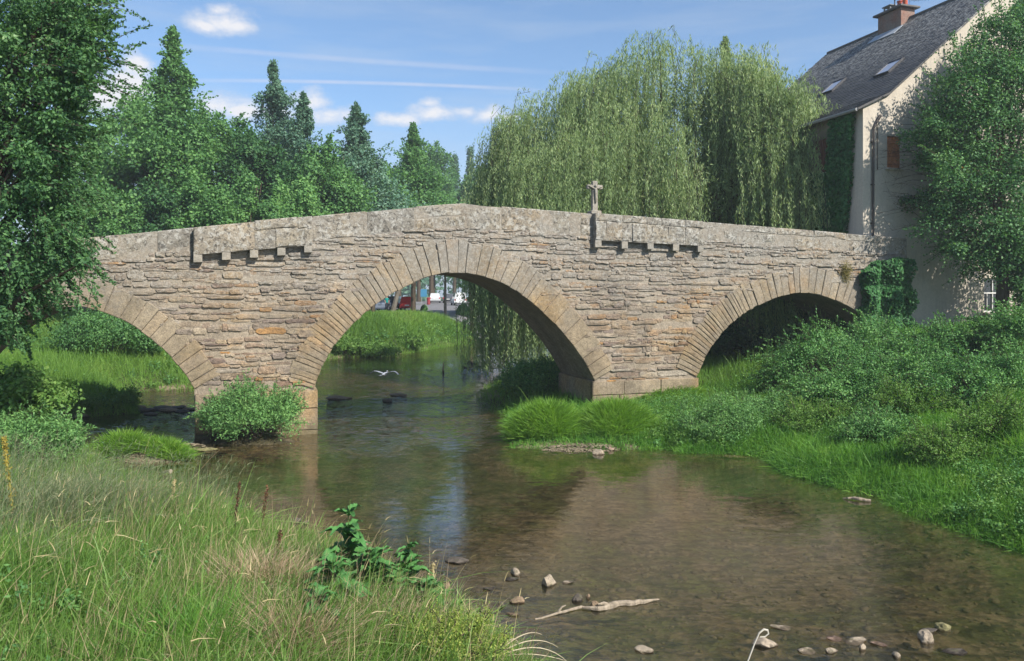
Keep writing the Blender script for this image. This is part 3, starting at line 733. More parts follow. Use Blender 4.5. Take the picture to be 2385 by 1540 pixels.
GR = 'trees behind the bridge'
bgt = [
 ('leafy_tree', 'full round tree directly behind and right of the tallest pointed one', 425, 195, 66, 92, 'round', LF_MID, 66, 320, (.26, .19)),
 ('leafy_tree', 'round tree filling the gap between the two ragged conifers', 668, 272, 76, 78, 'round', LF_MID, 56, 320, (.28, .2)),
 ('leafy_tree', 'soft round tree around the foot of the pale feathery tree', 800, 300, 74, 80, 'round', LF_BLUE, 56, 300, (.28, .2)),
 ('leafy_tree', 'round tree between the dark trunked pointed tree and the narrow pointed one', 975, 336, 145, 82, 'round', LF_MID, 52, 300, (.5, .36)), # name, label, x, ytop, Y, hw, shape, mat, M, per, leaf
 ('tall_tree', 'tallest tree behind the bridge, bushy below with a narrow pointed top', 402, 62, 60, 165, 'spire', LF_MID, 92, 330, (.26, .19)),
 ('leafy_tree', 'airy pale leafy tree between the near left tree and the tallest pointed one', 292, 165, 66, 88, 'round', LF_LIGHT, 55, 260, (.26, .17)),
 ('leafy_tree', 'dark leafy tree low behind the hanging branches of the near left tree', 215, 330, 58, 115, 'round', LF_MID, 60, 300, (.27, .2)),
 ('leafy_tree', 'broad round tree just right of the tallest pointed tree', 520, 245, 64, 108, 'round', LF_MID, 70, 320, (.26, .19)),
 ('conifer_tree', 'open gappy conifer spire standing above the round trees, second tallest left of the bridge crown', 637, 143, 72, 200, 'cone', LF_BLUE, 70, 150, (.26, .17)),
 ('conifer_tree', 'shorter ragged conifer close to the right of the second tallest spire', 706, 218, 70, 190, 'cone', LF_BLUE, 66, 150, (.26, .17)),
 ('leafy_tree', 'dense round tree in front of the two ragged conifers', 600, 300, 62, 112, 'round', LF_DARK, 74, 330, (.26, .19)),
 ('leafy_tree', 'round dark tree over the left part of the middle arch', 755, 322, 68, 100, 'round', LF_MID, 70, 320, (.28, .2)),
 ('leafy_tree', 'pale bluish tree with a feathery top above the middle arch', 830, 242, 76, 150, 'spire', LF_BLUE, 90, 230, (.3, .2)),
 ('leafy_tree', 'slim pointed tree with a dark trunk beside the red car', 962, 288, 88, 140, 'spire', LF_MID, 84, 230, (.32, .22)),
 ('leafy_tree', 'narrow pointed tree just left of the low gap beside the willow', 1004, 300, 140, 62, 'round', LF_MID, 74, 230, (.32, .22)),
 ('leafy_tree', 'wide rounded tree below the pale feathery tree', 868, 362, 80, 105, 'round', LF_LIGHT, 72, 320, (.3, .21)),
 ('leafy_tree', 'low dark round tree standing behind the black car', 930, 392, 118, 92, 'round', LF_DARK, 62, 300, (.5, .34)),
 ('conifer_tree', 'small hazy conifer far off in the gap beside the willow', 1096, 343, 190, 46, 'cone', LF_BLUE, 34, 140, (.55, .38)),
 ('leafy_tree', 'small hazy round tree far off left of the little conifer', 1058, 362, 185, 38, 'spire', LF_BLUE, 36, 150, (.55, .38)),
 ('leafy_tree', 'low green tree touching the left edge of the willow', 1112, 392, 155, 66, 'round', LF_MID, 50, 260, (.5, .36)),
]
for k, (nm, lb, x, yt, Y, hw, sh, mt, M, per, lf) in enumerate(bgt):
    make_tree(nm, lb, x, yt, Y, hw, sh, mt, per, M, lf, group=GR, seed=k)
shr = [(250, 440, 50, 100, LF_MID, 'dark shrub behind the left end of the parapet, beside the hanging near branches'), (360, 425, 52, 95, LF_DARK, 'dark bushy shrub behind the parapet under the tallest tree'),
       (470, 400, 53, 100, LF_MID, 'mid green shrub behind the left refuge of the parapet'), (585, 410, 56, 100, LF_MID, 'tall green shrub behind the parapet between the two refuges, in front of the conifers'),
       (690, 405, 58, 90, LF_LIGHT, 'paler shrub behind the parapet at the foot of the ragged conifers')]
for k, (x, yt, Y, hw, mt, lb) in enumerate(shr):
    make_tree('shrub', lb, x, yt, Y, hw, 'round', mt, 420, 52, (.2, .15), group='shrubs behind the parapet', seed=40+k, low=-.05, cat='shrub')
shr2 = [(790, 432, 152, 95, LF_DARK, 'dark shrub behind the parapet right of the ragged conifers'), (900, 438, 153, 100, LF_MID, 'green shrub behind the parapet under the wide rounded tree'),
        (1010, 442, 154, 95, LF_LIGHT, 'light green shrub behind the parapet near the crown of the bridge'), (1110, 440, 152, 80, LF_DARK, 'dark shrub behind the crown of the bridge beside the willow')]
for k, (x, yt, Y, hw, mt, lb) in enumerate(shr2):
    make_tree('shrub', lb, x, yt, Y, hw, 'round', mt, 380, 56, (.46, .33), group='shrubs behind the parapet', seed=50+k, low=.25, cat='shrub')
# far wood as one mass beyond everything
rng = np.random.default_rng(5)
Pw = []; Rw = []
for i in range(240):
    X = rng.uniform(-260, 320); Y = rng.uniform(230, 330); Pw.append((X, Y, rng.uniform(3, 15+4*math.sin(X*.03)))); Rw.append(rng.uniform(4, 8))
a = clump_leaves(np.array(Pw), np.array(Rw), 110, 1.7, 1.3, rng)
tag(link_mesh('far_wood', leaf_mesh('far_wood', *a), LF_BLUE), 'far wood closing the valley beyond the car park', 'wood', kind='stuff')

# ---------------------------------------------------------------- weeping willow
def willow():
    rng = np.random.default_rng(77); Y0 = 48.0
    wx = lambda x: (x-CX)/F*Y0
    X0 = wx(1545); z0 = gz1(X0, Y0)-.1; org = (X0, Y0, z0)
    root = thing('weeping_willow', 'huge weeping willow with curtains of hanging strands behind the bridge', 'tree', org)
    # skyline of the crown in the photograph, left to right
    sky_ = [(1146, 375), (1168, 318), (1225, 262), (1295, 240), (1350, 195), (1420, 166), (1490, 124), (1540, 92), (1600, 118), (1680, 112), (1745, 150), (1800, 190), (1850, 222), (1885, 268), (1898, 350)]
    sxs = [q[0] for q in sky_]; szs = [CAMH+(HY-q[1])/F*Y0 for q in sky_]; sX = [wx(q) for q in sxs]
    # heads: points strands hang from, on a lumpy dome
    heads = []; n = 0
    cen = np.sort(rng.uniform(sX[0], sX[-1], 96)); cv = rng.uniform(-1, 1, 96); ch = rng.uniform(.5, 1.0, 96)**.5
    for i in range(980):
        ci = rng.integers(0, 96); u = float(np.clip(cen[ci]+rng.normal(0, .75), sX[0], sX[-1])); zt = float(np.interp(u, sX, szs)); rel = (u-(sX[0]+sX[-1])/2)/((sX[-1]-sX[0])/2)
        dep = 7.5*math.sqrt(max(.06, 1-rel*rel)); v = float(np.clip(cv[ci]+rng.normal(0, .16), -1, 1))
        zz = z0+(zt-z0)*(1-.42*abs(v)**2.2)*ch[ci]*rng.uniform(.93, 1.02)
        if rng.random() < .22: v *= .3; zz = z0+(zt-z0)*rng.uniform(.93, 1.0)
        sh = 8.0*np.clip((rel+.05)/.95, 0, 1); f_ = (Y0-sh)/Y0; heads.append((u*f_, Y0-sh+v*dep*(1-.35*(sh > 1)), CAMH+(zz-CAMH)*f_, rel))
    heads = np.array(heads)
    Ps, As, Bs = [], [], []; twig = MB(org)
    for (hx, hy, hz, rel) in heads:
        k = rng.integers(6, 11); out = unit(np.array([(hx-X0)*.9+rng.normal(0, 1.5), (hy-Y0)*1.3+rng.normal(0, 1.5), 0.0]))
        for j in range(k):
            o2 = unit(out+np.append(rng.normal(0, .55, 2), 0)); reach = rng.uniform(.3, 1.3)
            Lmax = hz-z0-rng.uniform(.3, 3.2)
            Ls = min(rng.lognormal(1.35, .45), Lmax)
            if rel > .5: Ls = min(Lmax, Ls*1.7)
            if rel < -.62 and hz-z0 < 14: Ls = min(Lmax+2.0, Ls*1.9)   # left skirts trail to the water
            if Ls < .6: continue
            m = int(Ls*15)+4; t = np.linspace(0, 1, m); s = t*(Ls+reach)
            x = 1-np.exp(-s/max(.3, reach)); rise = .28*reach*np.sin(np.clip(s/reach, 0, math.pi)*.9)
            p = np.array([hx, hy, hz])+rng.normal(0, .5, 3)+o2*(x*reach)[:, None]
            p[:, 2] += rise-np.maximum(0, s-reach*.6)
            p[:, :2] += (np.cumsum(rng.normal(0, .018, (m, 2)), 0))
            g = float(.25)
            keep = p[:, 2] > g; p = p[keep]; m = len(p)
            if m < 3: continue
            if rng.random() < .12: twig.tube([tuple(q) for q in p[::max(1, m//6)]], .012, 3, False)
            ax = unit(np.stack([rng.normal(0, .45, m), rng.normal(0, .45, m), -np.ones(m)], 1))
            b = unit(np.cross(ax, rng.normal(0, 1, (m, 3)))); Ps.append(p+rng.normal(0, .05, (m, 3)))
            As.append(ax*rng.uniform(.07, .15, m)[:, None]); Bs.append(b*rng.uniform(.013, .027, m)[:, None])
    # inner leaf mass, so the crown is not hollow
    P, Rr = round_clumps((wx(1545), Y0+.6, z0+9.5), (8.0, 5.2, 6.8), 90, 1.3, rng, -.7)
    zl = np.interp(P[:, 0], sX, szs)-1.2; P = P[P[:, 2] < zl]; Rr = Rr[:len(P)]; rl = (P[:, 0]-(sX[0]+sX[-1])/2)/((sX[-1]-sX[0])/2); P[:, 1] -= 7*np.clip((rl+.05)/.95, 0, 1); P[:, 0] *= 1-.145*np.clip((rl+.05)/.95, 0, 1)
    a = clump_leaves(P, Rr, 260, .3, .07, rng, 1.2, droop=.8)
    arrs = cat3((np.concatenate(Ps), np.concatenate(As), np.concatenate(Bs)), a)
    crown_obj(root, arrs, LF_WILL, org)
    lim = []
    for k in rng.permutation(len(heads))[:46]:
        hx, hy, hz, _ = heads[k]; f = np.clip((hz-z0)*.55, 3, 11); lim.append(((X0+.1*(hx-X0), Y0, z0+f), (hx, hy, hz-.3), .17))
    tmb = trunk_mb(org, [(X0, Y0, z0-.4), (X0+.2, Y0, z0+3), (X0-.3, Y0, z0+7), (X0, Y0, z0+13)], [.62, .5, .38, .1], lim, 10)
    tmb.build('trunk', BARK, root); twig.build('strand', TWIG, root)
willow()
make_tree('leafy_tree', 'upright leafy tree top poking out of the willow on its right side', 1690, 84, 66, 92, 'spire', LF_WILL, 150, 70, (.24, .10), group=GR, seed=90)
# ---------------------------------------------------------------- near left tree
def near_left():
    rng = np.random.default_rng(31); Y0 = 19.5; org = ((-60-CX)/F*Y0, Y0, gz1((-60-CX)/F*Y0, Y0)-.1)
    root = thing('near_tree', 'big leafy tree with hanging sprays in front of the left end of the bridge', 'tree', org)
    def pt(x, y, Y): return np.array(at(x, y, Y))
    C = []; Rr = []
    def blob(x, y, r, n, dY=1.2, jit=1.0):
        for _ in range(n):
            Y = Y0+rng.normal(0, dY); C.append(pt(x+rng.normal(0, r*.55*jit), y+rng.normal(0, r*.55*jit), Y)); Rr.append(r/F*Y0*rng.uniform(.35, .65))
    for (x, y, r, n) in ((20, 60, 90, 12), (120, 50, 80, 11), (185, 70, 60, 8), (40, 190, 90, 12), (130, 180, 80, 11), (185, 170, 50, 6), (20, 320, 90, 12), (110, 310, 80, 10), (150, 290, 55, 6), (40, 430, 80, 10), (105, 420, 70, 8),
                         (60, 530, 80, 11), (120, 520, 55, 7), (40, 620, 70, 10), (110, 605, 50, 7), (150, 600, 28, 3), (10, 700, 50, 7), (70, 680, 40, 4), (5, 760, 28, 4), (-60, 300, 130, 16), (-80, 600, 130, 12), (-60, 40, 130, 12), (150, -60, 110, 10), (20, -90, 120, 10)):
        blob(x, y, r, n)
    C = np.array(C); Rr = np.array(Rr)
    a1 = clump_leaves(C, Rr, 330, .105, .06, rng, .8, .8, .3)
    # arching sprays running out to the upper right
    S0 = []; D = []; Ls = []; tw = MB(org)
    def sprays(x, y, n, dx, dy, L0, L1, jx=60, jy=60):
        for _ in range(n):
            p = pt(x+rng.normal(0, jx), y+rng.normal(0, jy), Y0+rng.normal(0, 1.0)); d = unit(np.array([dx+rng.normal(0, .35), rng.normal(0, .5), dy+rng.normal(0, .35)]))
            L = rng.uniform(L0, L1); S0.append(p); D.append(d); Ls.append(L)
            q = [p+d*L*t-np.array([0, 0, .22*L*t*t]) for t in (0, .35, .7, 1.0)]
            tw.tube([tuple(v) for v in q], [.011, .008, .005, .002], 3, False)
    sprays(165, 60, 170, 1, .45, .5, 1.1, 45, 70); sprays(150, 200, 140, 1, .1, .45, 1.0, 45, 70); sprays(125, 330, 110, 1, -.35, .45, .95, 40, 50)
    sprays(90, 450, 90, .8, -.8, .4, .9, 60, 50); sprays(125, 560, 130, .9, -.7, .3, .7, 40, 45); sprays(70, 660, 110, .7, -.9, .3, .65, 50, 35); sprays(10, 740, 50, .5, -1, .3, .55, 30, 30); sprays(80, 120, 120, .6, .8, .5, 1.2, 70, 80)
    S0 = np.array(S0); D = np.array(D); Ls = np.array(Ls)
    a2 = spray_leaves(S0, D, Ls, 42, .10, .05, rng, .22, .045)
    crown_obj(root, cat3(a1, a2), LF_DARK2, org)
    lim = []; x0, y0, z0 = org
    for k in rng.permutation(len(C))[:40]:
        p = C[k]; f = np.clip((p[2]-z0)*.6, 1.0, 8); lim.append(((x0, y0, z0+f), tuple(p), .09))
    trunk_mb(org, [(x0, y0, z0-.4), (x0+.1, y0, z0+2.5), (x0-.1, y0, z0+6), (x0, y0, z0+11)], [.34, .27, .18, .04], lim, 10).build('trunk', BARK, root)
    tw.build('twig', TWIG, root)
LF_DARK2 = m_leaf('leaf_near', ((0, (0.030, 0.087, 0.036)), (.45, (0.068, 0.160, 0.061)), (.85, (0.132, 0.261, 0.086)), (1, (0.283, 0.401, 0.198))), .36, .3, .7)
near_left()
# ---------------------------------------------------------------- near right tree, against the house front
def near_right():
    rng = np.random.default_rng(32); Y0 = 34.5; X0 = (2330-CX)/F*Y0; z0 = gz1(X0, Y0)-.1; org = (X0, Y0, z0)
    root = thing('near_tree', 'dense small leaved tree standing against the front of the house', 'tree', org)
    def pt(x, y, Y): return np.array(at(x, y, Y))
    C = []; Rr = []
    for (x, y, r, n) in ((2300, 250, 110, 14), (2250, 350, 90, 10), (2330, 450, 110, 14), (2240, 470, 80, 9), (2330, 560, 110, 12), (2390, 690, 60, 8), (2400, 770, 45, 7), (2290, 110, 80, 7), (2240, 170, 60, 5), (2360, 60, 60, 6), (2330, 160, 90, 8), (2330, 110, 70, 6), (2385, 150, 85, 8), (2280, 210, 85, 9), (2200, 280, 75, 8), (2340, 300, 95, 10), (2150, 380, 62, 7), (2240, 400, 85, 9), (2360, 420, 95, 9), (2160, 470, 55, 6), (2230, 510, 80, 8), (2340, 540, 95, 10),
                         (2190, 560, 44, 5), (2290, 600, 55, 6), (2375, 640, 70, 8), (2385, 720, 50, 6), (2460, 300, 120, 14), (2470, 560, 120, 12), (2480, 120, 90, 8), (2150, 290, 36, 3)):
        for _ in range(n):
            Y = Y0+rng.normal(0, .75); C.append(pt(x+18+rng.normal(0, r*.5), y+rng.normal(0, r*.5), Y)); Rr.append(r/F*Y0*rng.uniform(.34, .62))
    C = np.array(C); Rr = np.array(Rr)
    a1 = clump_leaves(C, Rr, 420, .125, .082, rng, .9, .85, .1)
    n = 620; i = rng.integers(0, len(C), n); d = unit(C[i]-np.array([X0+1.5, Y0+.4, z0+4.5])+rng.normal(0, 1.2, (n, 3))); L = rng.uniform(.5, 1.35, n); S0 = C[i]+d*Rr[i][:, None]*.4
    a2 = spray_leaves(S0, d, L, 24, .11, .06, rng, .12, .06)
    tw = MB(org)
    for p, dd, l in list(zip(S0, d, L))[:330]:
        tw.tube([tuple(p+dd*l*t-np.array([0, 0, .12*l*t*t])) for t in (0, .5, .95)], [.014, .009, .004], 3, False)
    for k in range(26):                               # bare twigs on the left against the wall
        p = pt(2190+rng.normal(0, 20), rng.uniform(300, 540), Y0+.8); q = pt(rng.uniform(2035, 2085), 0, Y0+.9); q[2] = p[2]+rng.uniform(-.6, .9)
        m = (p+q)/2+np.array([0, 0, rng.uniform(.1, .3)]); tw.tube([tuple(p), tuple(m), tuple(q)], [.018, .012, .005], 3, False)
        for _ in range(3):
            f = rng.uniform(.2, .9); b = m+(q-m)*f; tw.tube([tuple(b), tuple(b+np.array([-rng.uniform(.2, .5), rng.normal(0, .1), rng.normal(0, .3)]))], [.007, .003], 3, False)
    crown_obj(root, cat3(a1, a2), LF_RIVER, org)
    lim = []
    for k in rng.permutation(len(C))[:46]:
        p = C[k]; f = np.clip((p[2]-z0)*.55, .8, 6); lim.append(((X0, Y0, z0+f), tuple(p), .08))
    trunk_mb(org, [(X0, Y0, z0-.4), (X0+.15, Y0, z0+2.5), (X0, Y0, z0+6), (X0+.2, Y0, z0+10)], [.3, .24, .16, .04], lim, 10).build('trunk', BARK, root)
    tw.build('twig', TWIG, root)
near_right()
# ---------------------------------------------------------------- grass and bank plants
def blades(P, L, W, lean, rng, up=.9, face=None):
    """grass blades: base points P, length L, width W, lean (N,2) horizontal direction with amount"""
    N = len(P); d = np.concatenate([lean, np.full((N, 1), 1.0)], 1); d = unit(d)
    hz = unit(np.concatenate([lean, np.zeros((N, 1))], 1)+1e-6)
    side = unit(np.cross(d, rng.normal(0, 1, (N, 3)))); bend = (rng.uniform(.15, .75, N)*np.hypot(lean[:, 0], lean[:, 1]))
    V = np.empty((N, 7, 3), np.float32)
    for k, (t, w) in enumerate(((0, 1.0), (.42, .85), (.78, .5))):
        c = P+d*(L*t)[:, None]+hz*(bend*L*t*t)[:, None]; c[:, 2] -= bend*L*t*t*.75
        V[:, 2*k] = c-side*(W*w*.5)[:, None]; V[:, 2*k+1] = c+side*(W*w*.5)[:, None]
    c = P+d*L[:, None]+hz*(bend*L)[:, None]; c[:, 2] -= bend*L*.75; V[:, 6] = c
    return V
def blade_mesh(name, V):
    N = len(V); pat = np.array([0, 1, 3, 2, 2, 3, 5, 4, 4, 5, 6]); o = np.arange(N)[:, None]*7
    loops = (o+pat).ravel(); st = (np.arange(N)[:, None]*11+np.array([0, 4, 8])).ravel()
    return np_mesh(name, V.reshape(-1, 3), loops, st)
GRS = m_leaf('grass_blade', ((0, (0.056, 0.125, 0.025)), (.35, (0.098, 0.198, 0.036)), (.7, (0.161, 0.283, 0.058)), (.93, (0.267, 0.355, 0.096)), (1, (0.477, 0.395, 0.192))), .42, .45, .45, .5)
GRS_R = m_leaf('grass_blade_right', ((0, (0.046, 0.140, 0.028)), (.4, (0.094, 0.231, 0.039)), (.8, (0.176, 0.346, 0.058)), (1, (0.331, 0.444, 0.093))), .42, .5, .9, .5)
GRS_F = m_leaf('grass_blade_far', ((0, (0.066, 0.149, 0.028)), (.4, (0.123, 0.245, 0.043)), (.8, (0.197, 0.327, 0.064)), (1, (0.428, 0.401, 0.141))), .4, .55, .16, .5)
GBR = m_leaf('broad_blade', ((0, (.10, .20, .045)), (.5, (.17, .29, .07)), (.9, (.28, .38, .13)), (1, (.42, .38, .2))), .42, .3, .6, .45)
DRY = m_leaf('dry_grass', ((0, (0.268, 0.232, 0.104)), (.4, (0.439, 0.354, 0.183)), (.8, (0.561, 0.464, 0.268)), (1, (0.366, 0.293, 0.159))), .3, .2, 1.0, .6)
DRYP = m_leaf('dry_grass_pink', ((0, (0.268, 0.183, 0.110)), (.5, (0.403, 0.293, 0.195)), (1, (0.512, 0.403, 0.281))), .3, .2, 1.0, .6)
GREY = m_leaf('grey_grass', ((0, (0.085, 0.134, 0.067)), (.5, (0.159, 0.207, 0.104)), (1, (0.329, 0.317, 0.195))), .4, .3, 1.0, .6)
def in_view(X, Y, Z, m=90):
    px = X/Y*F+CX; py = HY-(Z-CAMH)/Y*F
    return (px > -m) & (px < 2385+m) & (py < 1540+160) & (Y > 3)
def scatter(n, x0, x1, y0, y1, rng, dmin=.12, zmin=.07):
    X = rng.uniform(x0, x1, n); Y = rng.uniform(y0, y1, n); P = np.stack([X, Y], 1); d = seg_dist(P, RIVER); k = d > dmin
    X, Y = X[k], Y[k]; d = d[k]; Z = gz(X, Y); k = (Z > zmin) & in_view(X, Y, Z)
    return X[k], Y[k], Z[k], d[k]
def field(name, label, regs, mat, rng, len_, wid, lean_amt=.45, wind=(-.1, .05), cat='grass', dens_noise=None, lenfn=None, dmin=.1, zmin=.07):
    Vs = []
    for (n, x0, x1, y0, y1) in regs:
        X, Y, Z, d = scatter(n, x0, x1, y0, y1, rng, dmin, zmin)
        if dens_noise:
            k = snoise(X*dens_noise[0], Y*dens_noise[0], dens_noise[1])+rng.normal(0, .25, len(X)) > dens_noise[2]; X, Y, Z, d = X[k], Y[k], Z[k], d[k]
        N = len(X)
        L = len_*rng.lognormal(0, .3, N)*(1+.35*snoise(X*1.3, Y*1.3, 9))*np.clip(.55+d*.5, .55, 1)
        if lenfn is not None: L = L*lenfn(X, Y, d)
        L = np.maximum(L, .05)
        sc = np.clip(Y/16, .7, 6)
        W = wid*rng.uniform(.7, 1.3, N)*sc**.75
        a = rng.uniform(0, 2*math.pi, N); m = lean_amt*np.abs(rng.normal(0, 1, N)); ln = np.stack([np.cos(a)*m+wind[0], np.sin(a)*m+wind[1]], 1)
        Vs.append(blades(np.stack([X, Y, Z-.03], 1), L, W, ln, rng))
    o = link_mesh(name, blade_mesh(name, np.concatenate(Vs)), mat)
    return tag(o, label, cat, kind='stuff')
rng = np.random.default_rng(101)
inside = lambda X, Y, d: np.where(Y < 6.5, .4, np.where(Y < 8.5, .75, 1.0))
field('bank_grass', 'long green grass covering the near left bank', [(150000, -9, .5, 5.2, 14.5), (120000, -20, -3, 12, 27)], GRS, rng, .46, .0105, .6, (.10, -.05), lenfn=inside, dmin=-.08, zmin=-.03)
field('broad_grass', 'pale broad arching grass blades over the near bank', [(26000, -9, .3, 5.3, 14.5), (9000, -17, -4, 12, 24)], GBR, rng, .60, .019, 1.15, (.2, -.1), lenfn=inside, dmin=.1)
field('dry_grass', 'straw coloured dry grass standing among the near bank grass', [(22000, -9, .3, 5.5, 15), (12000, -18, -6, 11, 24)], DRYP, rng, .62, .007, .5, (.16, 0), dens_noise=(1.1, 21, .1), lenfn=inside, dmin=.25)
field('right_bank_grass', 'lush deep green grass sloping down to the water on the right bank', [(170000, 5, 17, 13, 27), (60000, -1, 12, 24, 34), (26000, 14, 24, 22, 35), (120000, 4, 11.5, 13, 26)], GRS_R, rng, .34, .0150, 1.15, (0, -.05), dmin=-.12, zmin=-.05, lenfn=lambda X, Y, d: 1+.55*snoise(X*2.2, Y*2.2, 55))
def herbs(name, label, n, x0, x1, y0, y1, seed, mats, rmin, rmax, leaf, per, keep=None, dmin=.05):
    """leafy ground plants in uneven drifts"""
    rng = np.random.default_rng(seed); X, Y, Z, d = scatter(n, x0, x1, y0, y1, rng, dmin, -.02); k = snoise(X*1.5, Y*1.5, seed) > -.15
    if keep is not None: k &= keep(X, Y, Z)
    X, Y, Z = X[k], Y[k], Z[k]; r = rng.uniform(rmin, rmax, len(X))
    for i, mt in enumerate(mats):
        q = np.arange(len(X)) % len(mats) == i
        a = clump_leaves(np.stack([X[q], Y[q], Z[q]+r[q]*.7], 1), r[q], per, leaf[0], leaf[1], rng, .9, .9)
        sp = np.flatnonzero(q); sp = sp[rng.random(len(sp)) < .5]; d_ = unit(np.stack([rng.normal(0, .4, len(sp)), rng.normal(0, .4, len(sp)), np.ones(len(sp))], 1))
        a = cat3(a, spray_leaves(np.stack([X[sp], Y[sp], Z[sp]+r[sp]*.4], 1), d_, r[sp]*rng.uniform(1.2, 2.4, len(sp)), 16, leaf[0]*.8, leaf[1]*.7, rng, .1, .03))
        tag(link_mesh(name, leaf_mesh(name, *a), mt), label[i], 'ground plants', kind='stuff')
HERB = m_leaf('leaf_herb', ((0, (.07, .15, .03)), (.5, (.12, .24, .05)), (1, (.22, .34, .09))), .4, .3, .6)
herbs('bank_herbs', ['deep green leafy plants in drifts over the right bank', 'bright yellow green leafy plants in drifts over the right bank'], 2600, 4.5, 17, 14, 31, 71, [LF_BRAM, HERB], .10, .40, (.065, .036), 85, lambda X, Y, Z: snoise(X*.5, Y*.5, 8) > -.35)
herbs('bank_weeds', ['dark leafy weeds scattered through the near bank grass', 'bright leafy weeds scattered through the near bank grass'], 800, -13, .2, 7, 22, 72, [LF_MID, HERB], .10, .26, (.065, .034), 70)
herbs('meadow_herbs', ['leafy plants in drifts through the meadow at the left', 'bright leafy plants in drifts through the meadow at the left'], 700, -32, -13, 24, 56, 73, [LF_MID, HERB], .2, .5, (.12, .075), 70)
herbs('far_bank_herbs', ['leafy plants along the foot of the far bank', 'bright leafy plants along the foot of the far bank'], 520, -17, 2, 58, 92, 74, [LF_MID, HERB], .25, .6, (.2, .13), 46, lambda X, Y, Z: Z < 1.7)
field('meadow_grass', 'bright green meadow grass on the left bank around and beyond the left arch', [(90000, -26, -12, 22, 36), (90000, -34, -14, 34, 58)], GRS_F, rng, .5, .012, .55, (0, -.1), dmin=-.2, zmin=-.05)
field('far_bank_grass', 'green grass on the slope below the car park seen through the middle arch', [(80000, -18, 3, 58, 86), (16000, -4, 12, 32, 48), (12000, 4, 18, 34, 60)], GRS_F, rng, .5, .011, .5, (0, -.1), dmin=-.5, zmin=-.1, lenfn=lambda X, Y, d: np.where(Y > 50, np.clip(1.25-d*.085, .16, 1.2), 1))
# seed-headed stalks over the near grass
def stalks(name, label, n, x0, x1, y0, y1, rng, ln, mat, head=.09, dn=None):
    X, Y, Z, d = scatter(n*4, x0, x1, y0, y1, rng, .3)
    if dn is not None:
        k = snoise(X, Y, dn[0]) > dn[1]; X, Y, Z = X[k], Y[k], Z[k]
    X, Y, Z = X[:n], Y[:n], Z[:n]; N = len(X)
    L = ln*rng.uniform(.7, 1.35, N); a = rng.uniform(0, 2*math.pi, N); m = np.abs(rng.normal(0, .28, N)); lean = np.stack([np.cos(a)*m+.12, np.sin(a)*m], 1)
    V = blades(np.stack([X, Y, Z], 1), L, np.full(N, .006), lean, rng)
    tip = V[:, 6].astype(float); dr = unit(tip-V[:, 4]); b = unit(np.cross(dr, rng.normal(0, 1, (N, 3))))
    hd = np.concatenate([V, ], 0); H = blades(tip-dr*.02, np.full(N, head)*rng.uniform(.7, 1.5, N), np.full(N, .010), dr[:, :2]/np.maximum(.25, np.abs(dr[:, 2:3])), rng)
    tag(link_mesh(name, blade_mesh(name, np.concatenate([V, H])), mat), label, 'grass', kind='stuff')
stalks('seed_grass', 'thin tan seed stalks rising above the near bank grass', 420, -9, 0, 5.8, 14, rng, .85, DRY, .11)
stalks('grey_seed_grass', 'greyish fine feathery grass standing in a patch at the left edge', 2600, -11.5, -5.4, 9.5, 17.5, rng, .95, GREY, .10, (33, -.15))

def leafy_shrub(name, label, c, rad, M, per, leaf, mat, seed, rc, stems=40, L=.6, cat='shrub', group=None, sprays=0, bend=(-.4, 0, .3)):
    rng = np.random.default_rng(seed); org = (c[0], c[1], gz1(c[0], c[1])-.05)
    root = thing(name, label, cat, org, group)
    P, Rr = round_clumps(c, rad, M, rc, rng, -.35); g = gz(P[:, 0], P[:, 1]); P[:, 2] = np.maximum(P[:, 2], g+.1)
    a = clump_leaves(P, Rr, per, leaf[0], leaf[1], rng, .85)
    tw = MB(org)
    if sprays:
        i = rng.integers(0, len(P), sprays); d = unit((P[i]-np.array(c))/np.array(rad)*.8+np.array(bend)+rng.normal(0, .4, (sprays, 3))); Ls = L*rng.uniform(.5, 1.3, sprays); S0 = P[i]+d*Rr[i][:, None]*.4
        a = cat3(a, spray_leaves(S0, d, Ls, 22, leaf[0], leaf[1], rng, .25, .05))
        for p, dd, l in zip(S0, d, Ls):
            tw.tube([tuple(p+dd*l*t-np.array([0, 0, .25*l*t*t])) for t in (0, .5, .98)], [.009, .006, .003], 3, False)
    crown_obj(root, a, mat, org, 'foliage')
    for k in rng.permutation(len(P))[:stems]:
        p = P[k]; tw.tube([(c[0]+rng.normal(0, .15), c[1]+rng.normal(0, .15), org[2]), tuple((np.array(c)+p)/2), tuple(p)], [.02, .014, .006], 4, False)
    tw.build('stem', TWIG, root)
    return root
